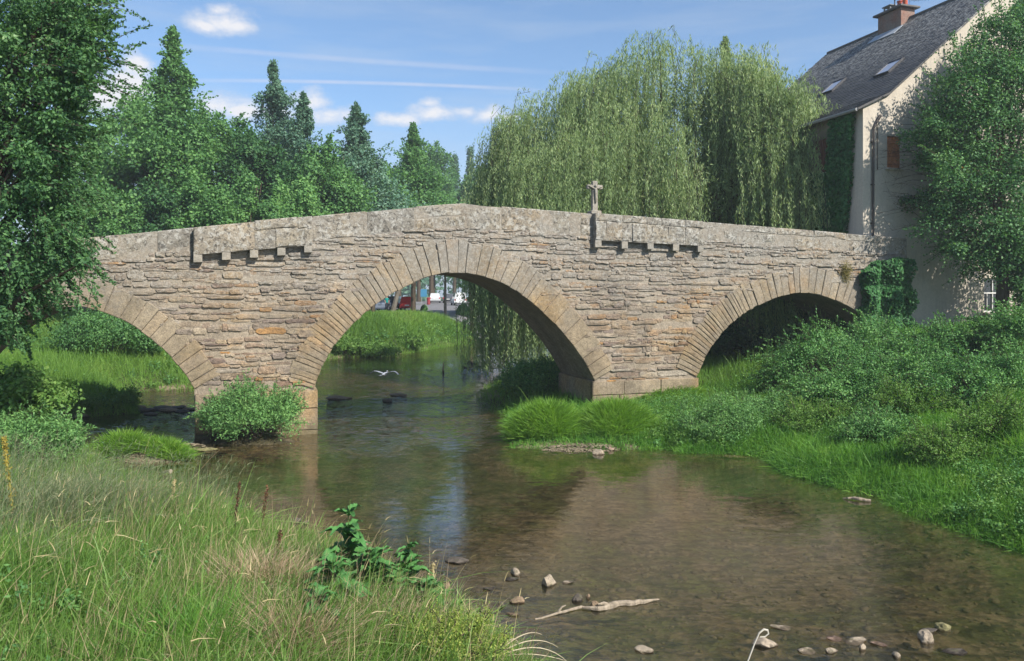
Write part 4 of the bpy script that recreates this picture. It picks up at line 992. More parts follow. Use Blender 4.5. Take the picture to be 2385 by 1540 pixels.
# brambles on the right slope
def pz(x, y, Y): return at(x, y, Y)
brs = [(1905, 905, 30.0, (1.9, 1.5, 1.25), 'grey green bramble thicket spilling out in front of the right arch'), (2010, 840, 31.5, (1.6, 1.3, 1.0), 'bramble mound under the ivy at the right end of the bridge'),
       (2120, 880, 29.5, (1.9, 1.3, .62), 'bramble mound in front of the pale lower house wall'), (2240, 870, 29.5, (1.9, 1.2, .6), 'straggly bramble below the lower house window'),
       (2090, 945, 27.0, (2.2, 1.5, .8), 'dark low bramble patch midway down the right bank'), (2270, 930, 25.5, (2.3, 1.5, .8), 'dark bramble patch at the right edge above the bright grass'), (2390, 850, 28, (1.4, 1.3, 1.2), 'bramble under the tree at the right edge'), (1960, 985, 27, (1.5, 1.1, .55), 'low bramble sprawling just above the water on the right bank')]
for k, (x, y, Y, rad, lb) in enumerate(brs):
    c = pz(x, y, Y); gz_ = gz1(c[0], c[1]); rad = (rad[0], rad[1], rad[2]*1.3); c = (c[0], c[1], max(gz_+rad[2]*.3, min(c[2], gz_+rad[2]*.7)))
    leafy_shrub('bramble', lb, c, rad, 54, 260, (.08, .052), LF_BRAM, 200+k, .42, 30, 1.0, 'bramble', 'brambles on the right bank', 150, (-.5, -.3, .25))
# pier bush, tufts
c = pz(590, 968, 26.3)
leafy_shrub('river_bush', 'rounded leafy bush growing against the left pier', (c[0], c[1], .75), (1.6, .95, 1.0), 66, 340, (.085, .034), LF_LIGHT, 230, .42, 40, .6, 'bush', None, 220, (0, 0, .8))
c = pz(1690, 985, 25.8)
leafy_shrub('river_bush', 'loose yellow green bush at the water edge in front of the right arch', (c[0], c[1], .62), (1.55, .95, .72), 50, 280, (.075, .026), LF_LIGHT, 231, .4, 40, .5, 'bush', None, 170, (0, 0, .8))
c = pz(1235, 905, 36.5)
leafy_shrub('river_bush', 'dark shaded bush beyond the foot of the right pier', (c[0]+.6, c[1], .75), (1.7, 2.2, 1.0), 50, 260, (.12, .06), LF_MID, 232, .55, 30, .6, 'bush', None, 90, (0, 0, .6))
c = pz(260, 800, 44)
leafy_shrub('meadow_shrub', 'large dark rounded shrub on the meadow seen through the left arch', (c[0], c[1], gz1(c[0], c[1])+1.0), (3.0, 1.8, 1.15), 70, 260, (.13, .08), LF_MID, 233, .7, 30, .6, 'shrub')
leafy_shrub('meadow_shrub', 'small round dark shrub at the bank edge inside the left arch', pz(205, 945, 32.5)[:2]+(.4,), (.4, .35, .26), 20, 240, (.08, .05), HERB, 234, .3, 12, .3, 'shrub')
leafy_shrub('meadow_shrub', 'ragged green shrub at the tip of the meadow beside the stony riffle', pz(280, 935, 33.6)[:2]+(.4,), (.6, .45, .3), 24, 220, (.08, .05), HERB, 235, .36, 20, .5, 'shrub', None, 60, (0, 0, .7))
leafy_shrub('bank_shrub', 'broad leaved bush on the left bank below the hanging tree', pz(45, 915, 23)[:2]+(1.75,), (1.3, 1.0, .85), 40, 230, (.13, .1), HERB, 236, .42, 20, .5, 'bush')
leafy_shrub('bank_shrub', 'pale green bushy weeds on the left bank beside the dark water', pz(75, 1010, 19)[:2]+(1.25,), (1.2, .9, .6), 36, 230, (.09, .03), LF_LIGHT, 237, .4, 20, .5, 'bush', None, 90, (0, 0, .8))
leafy_shrub('bank_shrub', 'low yellow green flowering bush at the lower edge of the near bank', pz(1030, 1520, 9.3)[:2]+(.70,), (.78, .5, .34), 46, 260, (.032, .016), m_leaf('leaf_yellow', ((0, (.12, .18, .03)), (.5, (.24, .31, .06)), (1, (.42, .44, .12))), .35, .2, 2.0), 238, .16, 20, .25, 'bush', None, 60, (0, 0, .8))
leafy_shrub('bank_shrub', 'leafy sapling of broad leaves beside the dark water at the left', pz(150, 1060, 20.5)[:2]+(1.0,), (.28, .28, .65), 12, 90, (.14, .1), LF_LIGHT, 239, .22, 10, .4, 'bush')
# shaded shrubs behind the right arch
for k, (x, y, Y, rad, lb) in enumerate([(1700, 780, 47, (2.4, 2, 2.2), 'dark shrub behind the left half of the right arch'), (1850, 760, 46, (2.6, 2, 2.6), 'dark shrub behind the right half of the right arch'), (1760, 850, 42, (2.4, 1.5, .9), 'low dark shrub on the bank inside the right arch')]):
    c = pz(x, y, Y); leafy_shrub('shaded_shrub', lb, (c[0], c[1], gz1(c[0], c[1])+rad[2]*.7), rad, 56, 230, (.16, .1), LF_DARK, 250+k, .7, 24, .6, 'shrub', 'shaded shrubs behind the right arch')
for k, (x, y, Y, hw, lb, mt) in enumerate([(880, 815, 64, 60, 'bright green shrub at the water edge left in the middle arch', LF_LIGHT), (800, 800, 63, 55, 'mid green shrub where the middle arch meets the far bank', LF_MID), (955, 812, 69, 40, 'small brownish shrub on the far bank below the red car', LF_MID)]):
    mt = HERB; c = pz(x, y, Y); leafy_shrub('bank_shrub', lb, (c[0], c[1], gz1(c[0], c[1])+.5), (hw/F*Y*.8, 1.0, .5), 30, 190, (.15, .09), mt, 260+k, .5, 10, .5, 'shrub', None, 40, (0, 0, .7))
c = pz(1330, 760, 62)
leafy_shrub('bank_shrub', 'shrub with pale leaf tips on the far bank beside the right vault', (c[0]+1, c[1], 1.2), (2.6, 2, 2.0), 50, 190, (.18, .1), LF_LIGHT, 265, .7, 20, .6, 'shrub', None, 40, (0, 0, .7))

def tuft(label, c, rx, ry, n, ln, mat, seed, dome=.25, name='grass_tuft', group='grass tufts at the water edge'):
    rng = np.random.default_rng(seed); a = rng.uniform(0, 2*math.pi, n); r = np.sqrt(rng.random(n)); X = c[0]+rx*r*np.cos(a); Y = c[1]+ry*r*np.sin(a)
    Z = np.maximum(gz(X, Y), -.02)+dome*(1-r*r); L = ln*rng.uniform(.35, 1.2, n)*(1-.15*r)*(1+.3*np.sin(a*3+seed)*r)
    m = .25+.9*r*rng.uniform(.3, 1, n); ang = a+rng.normal(0, 1.25, n); lean = np.stack([np.cos(ang)*m, np.sin(ang)*m], 1)
    V = blades(np.stack([X, Y, Z], 1), L, np.full(n, .015)*rng.uniform(.7, 1.4, n)*(c[1]/20), lean, rng)
    org = np.array([c[0], c[1], max(0, gz1(c[0], c[1]))])
    return tag(link_mesh(name, blade_mesh(name, V-org[None, None, :]), mat, None, tuple(org)), label, 'grass tuft', group)
GT = m_leaf('tuft_blade', ((0, (0.083, 0.182, 0.027)), (.4, (0.137, 0.277, 0.037)), (.8, (0.228, 0.397, 0.061)), (1, (0.384, 0.491, 0.110))), .45, .3, .8, .5)
def gpos(x, y, z=.15): return onz(x, y, z)
c = gpos(1275, 1020); tuft('big mounded bright grass tuft left of the gravel spit by the right pier', (c[0], c[1]+.5), 1.15, .8, 9000, .66, GT, 301, .7)
c = gpos(1440, 1020); tuft('big mounded bright grass tuft right of the gravel spit by the right pier', (c[0], c[1]+.5), 1.15, .8, 9000, .64, GT, 302, .66)
c = gpos(1555, 960); tuft('flat grass mound at the foot of the right pier', (c[0], c[1]+.2), 1.5, .9, 8000, .45, GT, 303, .2)
c = gpos(275, 1062); tuft('left of two joined grass tufts on the gravel spit by the left bank', (c[0], c[1]+.3), .72, .42, 5000, .56, GT, 304, .22)
c = gpos(375, 1062); tuft('right of two joined grass tufts on the gravel spit by the left bank', (c[0], c[1]+.3), .72, .38, 5000, .46, GT, 305, .18)
c = gpos(120, 1235, 1.0); tuft('fine grey green grass clump standing tall on the near bank', c, 1.0, .9, 5000, .95, GREY, 306, .1, group='grass clumps on the near bank')
c = gpos(240, 1215, .9); tuft('second grey green feathery clump beside the tall fine one', c, .9, .8, 4200, .85, GREY, 307, .1, group='grass clumps on the near bank')
c = gpos(690, 1520, .95); tuft('dry pinkish grass clump at the lower middle of the near bank', c, .55, .4, 1500, .62, DRYP, 308, .05, group='grass clumps on the near bank')
c = gpos(930, 1490, .55); tuft('brown dry grass clump behind the big dock leaves', c, .5, .35, 1500, .5, DRYP, 309, .05, group='grass clumps on the near bank')
c = gpos(620, 1390, .9); tuft('tan dry grass clump left of the tall dock plant', c, .6, .5, 1700, .7, DRYP, 310, .05, group='grass clumps on the near bank')
c = gpos(470, 1500, 1.2); tuft('dark green arching grass clump near the bottom edge', c, .6, .4, 1500, .6, GRS_R, 311, .05, group='grass clumps on the near bank')

# broad dock leaves
DOCK = NT('dock_leaf'); _p = DOCK.obj(); _n = DOCK.noise(_p, 9, 4, .6)
_c = DOCK.mix(_n, (.035, .12, .03), (.085, .215, .055)); DOCK.bsdf(_c, .62, .25, DOCK.bump(DOCK.noise(_p, 34, 3, .6), .6, .02)); DOCK = DOCK.m
STEM = m_plain('green_stem', (.10, .16, .05), .7, .2)
def broad_leaf(mb, base, dirv, ln, wd, droop, rng, wave=.16):
    d = unit(np.array(dirv, float)); sd = unit(np.cross(d, np.array([0, 0, 1.0]))+1e-6); up = np.cross(sd, d); n = 9; vs = []; fs = []
    for i in range(n):
        t = i/(n-1); w = wd*math.sin(math.pi*min(1, .08+.92*t)**.75)*(1-.1*t)+.003
        c = np.array(base)+d*ln*t-np.array([0, 0, droop*ln*t*t]); wv = wave*wd*math.sin(t*13+base[0]*7)
        for k, q in enumerate((-1, -.55, 0, .55, 1)):
            vs.append(tuple(c+sd*w*q*.5+up*(abs(q)*w*.22-(.0 if q else .012)+wv*q*abs(q)*(1 if k < 2 else -1))))
    for i in range(n-1):
        for k in range(4): a = i*5+k; fs.append((a, a+1, a+6, a+5))
    mb.add(vs, fs)
def dock(label, px, y, z, h, n, ll, lw, seed, lean=(0, 0), top_=True):
    rng = np.random.default_rng(seed); x0, y0 = onz(px, y, z); z0 = gz1(x0, y0); org = (x0, y0, z0); root = thing('dock_plant', label, 'plant', org, 'broad leaved plants on the near bank')
    st = MB(org); pts = [(x0+lean[0]*h*t*t, y0+lean[1]*h*t*t, z0+h*t) for t in (0, .3, .6, .85, 1)]; st.tube(pts, [.014, .012, .009, .006, .003], 5); st.build('stem', STEM, root)
    for i in range(n):
        t = rng.uniform(.03, .95)**1.5; a = i*2.4+rng.normal(0, .3); lb = MB(org)
        b = (x0+lean[0]*h*t*t, y0+lean[1]*h*t*t, z0+h*t); s = (1.25-.9*t)
        broad_leaf(lb, b, (math.cos(a), math.sin(a), rng.uniform(.35, 1.0)), ll*s*rng.uniform(.8, 1.15), lw*s*rng.uniform(.8, 1.15), rng.uniform(.2, .6), rng)
        lb.build('leaf', DOCK, root, smooth=True)
dock('tall broad leaved dock plant beside the water, taller of the two docks', 805, 1395, .55, 1.35, 50, .60, .25, 400, (.05, 0))
dock('shorter broad leaved dock with one pale upright leaf at the bank tip', 940, 1430, .35, 1.0, 34, .52, .22, 401, (.08, 0))
dock('low spread of dock leaves between the two taller dock plants', 865, 1440, .45, .85, 40, .66, .30, 402)
dock('broad leaved dock hugging the water edge below the shorter dock', 985, 1475, .25, .6, 30, .5, .24, 404)
dock('dock with the palest leaves, growing low between the tall dock and the dry pink grass', 770, 1465, .6, .7, 34, .6, .27, 405)
dock('small dock at the very tip of the bank near the wooden log', 1010, 1440, .2, .55, 22, .46, .22, 406)
dock('dark low leafy plant at the bottom of the near bank', 740, 1500, .85, .65, 26, .46, .17, 403)
# single stems
def stem_thing(name, label, cat, pts, rad, mat, group=None, leaves=None):
    org = pts[0]; root_mb = MB(org); root_mb.tube(pts, rad, 5)
    o = root_mb.build(name, mat); return tag(o, label, cat, group)
STRAW = m_plain('straw', (.45, .38, .26), .7, .2, .15, 20); STRAWP = m_plain('straw_pale', (.50, .46, .38), .6, .2)
def bez(p0, p1, p2, n=9): return [tuple((1-t)**2*np.array(p0)+2*t*(1-t)*np.array(p1)+t*t*np.array(p2)) for t in np.linspace(0, 1, n)]
Yh = 9.6
hk = [at(x, y, Yh) for x, y in ((1725, 1600), (1742, 1540), (1757, 1500), (1768, 1475), (1779, 1466), (1788, 1468), (1790, 1476), (1782, 1483), (1770, 1484))]
stem_thing('dead_stalk', 'white dead stalk hooked over at its tip, low at the water edge', 'stalk', hk, [.010, .010, .010, .011, .012, .012, .010, .008, .006], STRAWP)
arcs = [((1150, 1530), (1220, 1470), (1262, 1478), 'highest of the dry arching blades'), ((1150, 1532), (1240, 1478), (1300, 1508), 'dry arching blade ending in a frayed tip'), ((1152, 1534), (1260, 1490), (1325, 1545), 'longest dry arching blade'),
        ((1155, 1532), (1200, 1468), (1212, 1512), 'short dry blade curling back down'), ((1140, 1535), (1230, 1522), (1320, 1540), 'thick pale dry blade lying flattest')]
dg = thing('dry_reed', 'clump of arching dry reed blades leaning over the water at the bank tip', 'reed', at(1150, 1532, 9.5))
for (a, b, c_, lb) in arcs:
    o0 = at(1150, 1532, 9.5); mb = MB(o0); mb.tube(bez(at(*a, 9.5), at(b[0], b[1]-12, 9.6), at(*c_, 9.7), 10), [.009, .008, .008, .007, .007, .006, .005, .004, .003, .002], 4); mb.build('blade', STRAW, dg)
ws = [at(x, y, 12.5) for x, y in ((38, 1300), (30, 1200), (22, 1120), (12, 1050), (8, 1018))]
yl = thing('tall_weed', 'tall yellow flowering weed spike at the left edge', 'weed', ws[0])
mb = MB(ws[0]); mb.tube(ws, [.012, .011, .010, .008, .004], 5); mb.build('stem', m_plain('weed_stem', (.30, .26, .06), .7, .2), yl)
rng = np.random.default_rng(9); tt = rng.random(420)**.8; idx = tt*3.999; i0 = idx.astype(int); wv = np.array(ws); pp = wv[i0]+(wv[np.minimum(i0+1, 4)]-wv[i0])*(idx-i0)[:, None]+rng.normal(0, .022, (420, 3))
aa, bb = orient(420, np.array([[0, -1, .3]])*np.ones((420, 1)), rng)
link_mesh('flower_spike', leaf_mesh('flower_spike', pp-np.array(ws[0]), aa*.022, bb*.012), m_leaf('weed_flower', ((0, (.22, .17, .03)), (1, (.36, .29, .06))), .3, .2), yl)

RUST = m_leaf('rust_seed', ((0, (.06, .03, .018)), (.6, (.12, .06, .03)), (1, (.20, .11, .05))), .15, .2, 2.0)
for k, (x, yb, yt, z, lb) in enumerate(((547, 1262, 1122, .75, 'rusty dock seed spike standing alone against the pale pier reflection'), (606, 1268, 1132, .7, 'rusty seed spike leaning right above the middle of the near bank edge'), (648, 1345, 1236, .75, 'short dark seed spike near the dry tan grass clump'), (1000, 1400, 1312, .3, 'thin tan seed spike by the wooden log at the bank tip'), (402, 1238, 1118, .6, 'bent pale seed spike over the dark water at the left'))):
    rng = np.random.default_rng(500+k); X, Y = onz(x, yb, z); Yb = Y; p0 = np.array((X, Y, gz1(X, Y))); p1 = np.array(at(x+rng.uniform(4, 18), yt, Yb)); root = thing('seed_spike', lb, 'plant', tuple(p0), 'seed spikes on the near bank')
    mb = MB(tuple(p0)); m_ = (p0+p1)/2+np.array([-.03, 0, 0]); mb.tube([tuple(p0), tuple(m_), tuple(p1)], [.008, .006, .003], 5); mb.build('stem', TWIG if k < 3 else STRAW, root)
    f = .45+.55*rng.random(170); P = m_+(p1-m_)*((f-.45)/.55)[:, None]; P += rng.normal(0, .016, P.shape); a, b = orient(170, np.tile(np.array([0, -1., .2]), (170, 1)), rng); me = leaf_mesh('seed_head', P-p0, a*.016, b*.010); link_mesh('seed_head', me, RUST if k < 3 else DRY, root)

for k, (x, y, Y, rad, mt, lb) in enumerate([(1890, 1030, 25.2, (.95, .7, .5), HERB, 'bright rounded clump of leafy plants right of the yellow green bush at the water edge'), (2040, 1060, 22.6, (1.0, .7, .5), LF_BRAM, 'mound of darker leafy plants above the floating bark piece'),
      (2190, 1085, 20.2, (.9, .7, .45), HERB, 'bright leafy mound midway up the right bank grass'), (2330, 1050, 20.6, (1.1, .8, .55), HERB, 'bright leafy mound near the right edge of the bank'), (2120, 985, 24.6, (1.1, .8, .55), HERB, 'pale leafy mound between the dark bramble patches'), (1800, 985, 26.4, (.8, .6, .5), LF_LIGHT, 'upright leafy clump at the mouth of the right arch')]):
    c = pz(x, y, Y); leafy_shrub('bank_shrub', lb, (c[0], c[1], gz1(c[0], c[1])+rad[2]*.5), rad, 34, 220, (.065, .036), mt, 600+k, .3, 16, .5, 'shrub', None, 110, (0, -.1, .8))
# ---------------------------------------------------------------- house at the right end
TG = .5
sC = bs(2010, 400, TG)[0]; sA, zA = bs(2372, -60, TG); sE = 2*sA-sC; zE = bs(2010, 250, TG)[1]; HL = 13.4
kS, kZ = bs(2068, 221, TG); kf = (kS-sC)
ho = B(sA, 2.4, TG+HL/2)
house = thing('plaster_house', 'tall pale plastered house with a steep dark slate roof beyond the bridge end', 'house', ho)
def m_plaster():
    t = NT('plaster'); p = t.pos(); n = t.noise(p, 1.3, 5, .6); n2 = t.noise(p, 11, 5, .65); st = t.noise(t.map(p, (2.2, 2.2, .35)), 1.6, 5, .65)
    c = t.mix(n, (.43, .375, .305), (.52, .465, .39)); c = t.mix(t.ramp(st, ((.5, 0), (.75, .5))), c, (.30, .27, .23))
    c = t.mix(1.0, c, t.ramp(n2, ((.3, .86), (.7, 1.08))), 'MULTIPLY'); t.bsdf(c, .93, .1, t.bump(n2, .35, .03)); return t.m
PLA = m_plaster()
def m_slate():
    t = NT('slate'); p = t.pos(); isl = t.geo('Random Per Island'); n = t.noise(p, 3.2, 6, .7); n2 = t.noise(p, 1.0, 4, .6)
    c = t.ramp(isl, ((0, (.030, .030, .033)), (.5, (.046, .046, .049)), (1, (.066, .063, .063)))); z = t.n('ShaderNodeSeparateXYZ'); t.link(p, z.inputs[0])
    m = t.n('ShaderNodeMapRange', interpolation_type='SMOOTHSTEP'); t.link(z.outputs[2], m.inputs[0]); m.inputs[1].default_value = 15.0; m.inputs[2].default_value = 18.5
    li = t.math('MULTIPLY', t.ramp(t.noise(p, 5.5, 5, .7), ((.47, 0), (.56, 1))), t.math('MULTIPLY', m.outputs[0], .95)); c = t.mix(li, c, (.27, .26, .24))
    mo = t.math('MULTIPLY', t.ramp(n, ((.56, 0), (.7, .6))), 1.0); c = t.mix(mo, c, (.10, .095, .08)); t.bsdf(c, .62, .4, t.bump(n, .4, .03)); return t.m
SLA = m_slate()
openings = []                                        # (s0, s1, z0, z1) on the gable
for (x0, y0, x1, y1) in ((2066, 318, 2098, 391), (2292, 648, 2342, 728), (2230, 330, 2268, 400)):
    a, b = bs(x0, y1, TG), bs(x1, y0, TG); openings.append((a[0], b[0], a[1], b[1]))
mb = MB(ho); ss_ = sorted({sC, sE} | {o[0] for o in openings} | {o[1] for o in openings}); zs_ = sorted({-.2, zE} | {o[2] for o in openings} | {o[3] for o in openings})
for a, b in zip(ss_, ss_[1:]):
    for c, d in zip(zs_, zs_[1:]):
        m_, q_ = (a+b)/2, (c+d)/2
        if any(o[0] < m_ < o[1] and o[2] < q_ < o[3] for o in openings): continue
        mb.add([B(a, c, TG), B(b, c, TG), B(b, d, TG), B(a, d, TG)], [(0, 1, 2, 3)])
mb.add([B(sC, zE, TG), B(sE, zE, TG), B(sE-kf, kZ, TG), B(sA, zA, TG), B(kS, kZ, TG)], [(0, 1, 2, 3, 4)])
for (a, b, c, d) in openings:                        # reveals
    r = .2; q = [(a, c), (b, c), (b, d), (a, d)]
    for i in range(4):
        j = (i+1) % 4; mb.add([B(*q[i], TG), B(*q[j], TG), B(*q[j], TG+r), B(*q[i], TG+r)], [(0, 1, 2, 3)])
for s_ in (sE,): mb.add([B(s_, -.2, TG), B(s_, -.2, TG+HL), B(s_, zE, TG+HL), B(s_, zE, TG)], [(0, 1, 2, 3)])
mb.add([B(sC, -.2, TG+HL), B(sE, -.2, TG+HL), B(sE, zE, TG+HL), B(sA, zA, TG+HL), B(sC, zE, TG+HL)], [(0, 1, 2, 3, 4)])
mb.build('wall', PLA, house)
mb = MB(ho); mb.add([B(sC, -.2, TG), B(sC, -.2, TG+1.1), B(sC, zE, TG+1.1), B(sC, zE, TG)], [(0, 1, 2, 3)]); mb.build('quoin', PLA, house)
mb = MB(ho); mb.add([B(sC, -.2, TG+1.1), B(sC, -.2, TG+HL), B(sC, zE, TG+HL), B(sC, zE, TG+1.1)], [(0, 1, 2, 3)]); mb.build('side_wall', m_plain('weathered_shaded_render', (.20, .17, .12), .95, .1, .4, 1.3, bumpk=.4), house)  # weathered brown render, its colour also darkened for the shade on this side
# roof: lapped rows of slates on a boarded slab with kicked eaves
def prof(sg):
    return [(sA, zA+.10), (sA-sg*(sA-kS), kZ+.10), (sA-sg*(sA-sC+.38), zE-.06)]
mb = MB(ho)
for sg in (1, -1):
    P = prof(sg); t0, t1 = TG-.14, TG+HL+.14
    for (a, za), (b, zb) in zip(P, P[1:]):
        for dz in (0, -.10): mb.add([B(a, za+dz, t0), B(b, zb+dz, t0), B(b, zb+dz, t1), B(a, za+dz, t1)], [(0, 1, 2, 3)])
        for tt_ in (t0, t1): mb.add([B(a, za, tt_), B(b, zb, tt_), B(b, zb-.1, tt_), B(a, za-.1, tt_)], [(0, 1, 2, 3)])
    e = P[-1]; mb.add([B(e[0], e[1], t0), B(e[0], e[1], t1), B(e[0], e[1]-.1, t1), B(e[0], e[1]-.1, t0)], [(0, 1, 2, 3)])
    Ls = [math.hypot(b[0]-a[0], b[1]-a[1]) for a, b in zip(P, P[1:])]; Lt = sum(Ls); rows = int(Lt/.21)
    def onp(l):
        if l <= Ls[0]: f = l/Ls[0]; a, b = P[0], P[1]
        else: f = (l-Ls[0])/Ls[1]; a, b = P[1], P[2]
        return (a[0]+(b[0]-a[0])*f, a[1]+(b[1]-a[1])*f)
    for r_ in range(rows):
        l0, l1 = Lt*r_/rows, min(Lt, Lt*(r_+1)/rows+.03); p0, p1 = onp(l0), onp(l1); tt_ = t0-.02+random.uniform(0, .1)
        while tt_ < t1:
            w = random.uniform(.22, .42); u = random.uniform(.016, .034); k = random.uniform(-.015, .015)
            p1k = onp(min(Lt, l1+k)); mb.add([B(p0[0], p0[1]+.004, tt_+.004), B(p0[0], p0[1]+.004, tt_+w-.004), B(p1k[0], p1k[1]+u, tt_+w-.004), B(p1k[0], p1k[1]+u, tt_+.004), B(p1k[0], p1k[1]-.004, tt_+.004), B(p1k[0], p1k[1]-.004, tt_+w-.004)], [(0, 1, 2, 3), (3, 2, 5, 4)])
            tt_ += w
roof = mb.build('roof', SLA, house)
mb = MB(ho); mb.tube([B(sA, zA+.13, TG-.14), B(sA, zA+.13, TG+HL+.14)], .10, 8); mb.build('ridge', m_plain('ridge_tile', (.13, .12, .115), .8, .2, .3, 3), roof)
# chimney
def on_plane(x, y, s0, z0, nrm_s, nrm_z):
    """photo ray meets the plane through (s0,z0) containing the depth axis, normal (nrm_s,nrm_z) in section"""
    o = np.array([0, 0, CAMH]); d = np.array([(x-CX)/F, 1, (HY-y)/F]); u3 = np.array([U[0], U[1], 0]); n3 = u3*nrm_s+np.array([0, 0, nrm_z]); q = np.array(B(s0, z0, 0))
    k = ((q-o)@n3)/(d@n3); p = o+d*k; r = p-np.array(B(0, 0, 0)); return (r@u3, p[2], r[0]*Mv[0]+r[1]*Mv[1])
tc = on_plane(2092, 95, sA, zA, 1, 0)[2]
BRK = m_stone('chimney_render', ((0, (.26, .10, .065)), (1, (.30, .125, .08))), .1, .1, bumpk=.3); CAPM = m_plain('cap_slab', (.12, .11, .105), .8, .2, .25, 4); TERR = m_plain('terracotta', (.42, .085, .04), .7, .2, .2, 6)
def hb(mb, s, z, t, d, bev=.02): mb.box((0, 0, 0), d, 0, bev, fn=lambda a, b, c: B(s+a, z+c, t+b))
mb = MB(ho); hb(mb, sA-.15, zA-.12, tc, (.95, 1.75, 1.6)); ch = mb.build('chimney', BRK, roof)
mb = MB(ho); hb(mb, sA-.15, zA+.74, tc, (1.35, 2.15, .12)); mb.build('chimney_cap', CAPM, ch)
for dt in (-.62, -.22):
    mb = MB(ho); c0 = B(sA-.1, zA+.80, tc+dt); mb.lathe(c0, [(.17, 0), (.17, .07), (.14, .1), (.125, .42), (.155, .44), (.155, .50), (.11, .5)], 12); mb.build('chimney_pot', TERR, ch)
mb = MB(ho); hb(mb, sA-.15, zA+.84, tc+.45, (.55, .6, .09)); hb(mb, sA-.15, zA+1.20, tc+.45, (.6, .66, .07))
for a in (-.2, .2):
    for b in (-.22, .22): hb(mb, sA-.15+a, zA+1.02, tc+.45+b, (.07, .07, .32), .005)
mb.build('chimney_cowl', m_plain('cowl_metal', (.16, .17, .18), .6, .4), ch)
mb = MB(ho); p = B(sA-.15, zA+.76, tc+.1); mb.tube([p, (p[0], p[1], p[2]+.82)], .035, 6); mb.lathe((p[0], p[1], p[2]+.86), [(.02, .12), (.17, .06), (.27, .0), (.27, -.02)], 10); mb.build('flue_cap', CAPM, ch)
mb = MB(ho); p = B(sA+.3, zA+.76, tc-.5); mb.tube([p, (p[0], p[1], p[2]+.55)], .012, 4); e = B(sA+1.5, zA+1.35, tc-.9); mb.tube([(p[0], p[1], p[2]+.5), e], .012, 4)
for k in range(5):
    f = .3+.16*k; q = [p[i]+(e[i]-p[i])*f for i in range(3)]; q[2] = p[2]+.5+(e[2]-p[2]-.5)*f; mb.tube([(q[0], q[1]-.2, q[2]), (q[0], q[1]+.2, q[2])], .007, 3)
mb.build('antenna', CAPM, ch)
# skylights lie on the left slope
dn = (sA-kS, zA-kZ); dl = math.hypot(*dn); sn = (-dn[1]/dl, dn[0]/dl); down = (-dn[0]/dl, -dn[1]/dl)
GLS = NT('sky_pane'); GLS.bsdf((.30, .33, .42), .12, .8); GLS = GLS.m; FRM = m_plain('skylight_frame', (.045, .045, .05), .5, .4)
for (x, y, w, l) in ((1941, 204, .95, 1.15), (2071, 160, .95, 1.15)):
    s_, z_, t_ = on_plane(x, y, sA, zA+.10, sn[0], sn[1])
    def sk(a, b, c): return B(s_+down[0]*b+sn[0]*c, z_+down[1]*b+sn[1]*c, t_+a)
    mb = MB(ho)
    for (a, b, da, db) in ((-w/2, 0, .07, l), (w/2, 0, .07, l), (0, -l/2, w+.07, .07), (0, l/2, w+.07, .07)): mb.box((a, b, .06), (da, db, .12), 0, .01, fn=sk)
    fr = mb.build('skylight', FRM, roof); mb = MB(ho); mb.box((0, 0, .055), (w-.06, l-.06, .05), 0, 0, fn=sk); mb.build('pane', GLS, fr)
s_, z_, t_ = on_plane(2076, 95, sA, zA+.10, sn[0], sn[1])
mb = MB(ho); mb.box((0, 0, .05), (2.1, .9, .03), 0, .005, fn=lambda a, b, c: B(sA-.62+down[0]*(b+.45)*.9+sn[0]*c, zA-.42+down[1]*(b+.45)*.9+sn[1]*c, tc+a)); mb.build('lead_flashing', m_plain('lead', (.34, .37, .41), .5, .4), roof)
mb = MB(ho); cc = on_plane(2398, 4, 0, 0, 0, 1) if False else bs(2398, 4, TG)
ring_ = [(.50+.07*math.cos(a), .07*math.sin(a)) for a in np.linspace(0, 2*math.pi, 9)[:-1]]; vs = []; fs = []; NN = 24
for k in range(NN):
    an = 2*math.pi*k/NN
    for (r_, d_) in ring_: vs.append(B(cc[0]+r_*math.cos(an), cc[1]+r_*math.sin(an), TG-.03+d_*.6))
for k in range(NN):
    for i in range(8): fs.append((k*8+i, k*8+(i+1) % 8, ((k+1) % NN)*8+(i+1) % 8, ((k+1) % NN)*8+i))
mb.add(vs, fs); oc = mb.build('round_window', m_plain('oculus_frame', (.06, .075, .07), .5, .4), house)
DGL = NT('dark_pane'); DGL.bsdf((.02, .025, .03), .08, .7); DGL = DGL.m
mb = MB(ho); mb.add([B(cc[0]+.47*math.cos(2*math.pi*k/NN), cc[1]+.47*math.sin(2*math.pi*k/NN), TG-.02) for k in range(NN)], [tuple(range(NN))]); mb.build('pane', DGL, oc)
WFR = m_plain('white_frame', (.55, .54, .52), .6, .3); SHU = m_plain('shutter_wood', (.40, .155, .06), .75, .2, .3, 5); SHB = m_plain('shutter_brown', (.13, .055, .035), .8, .2, .3, 5)
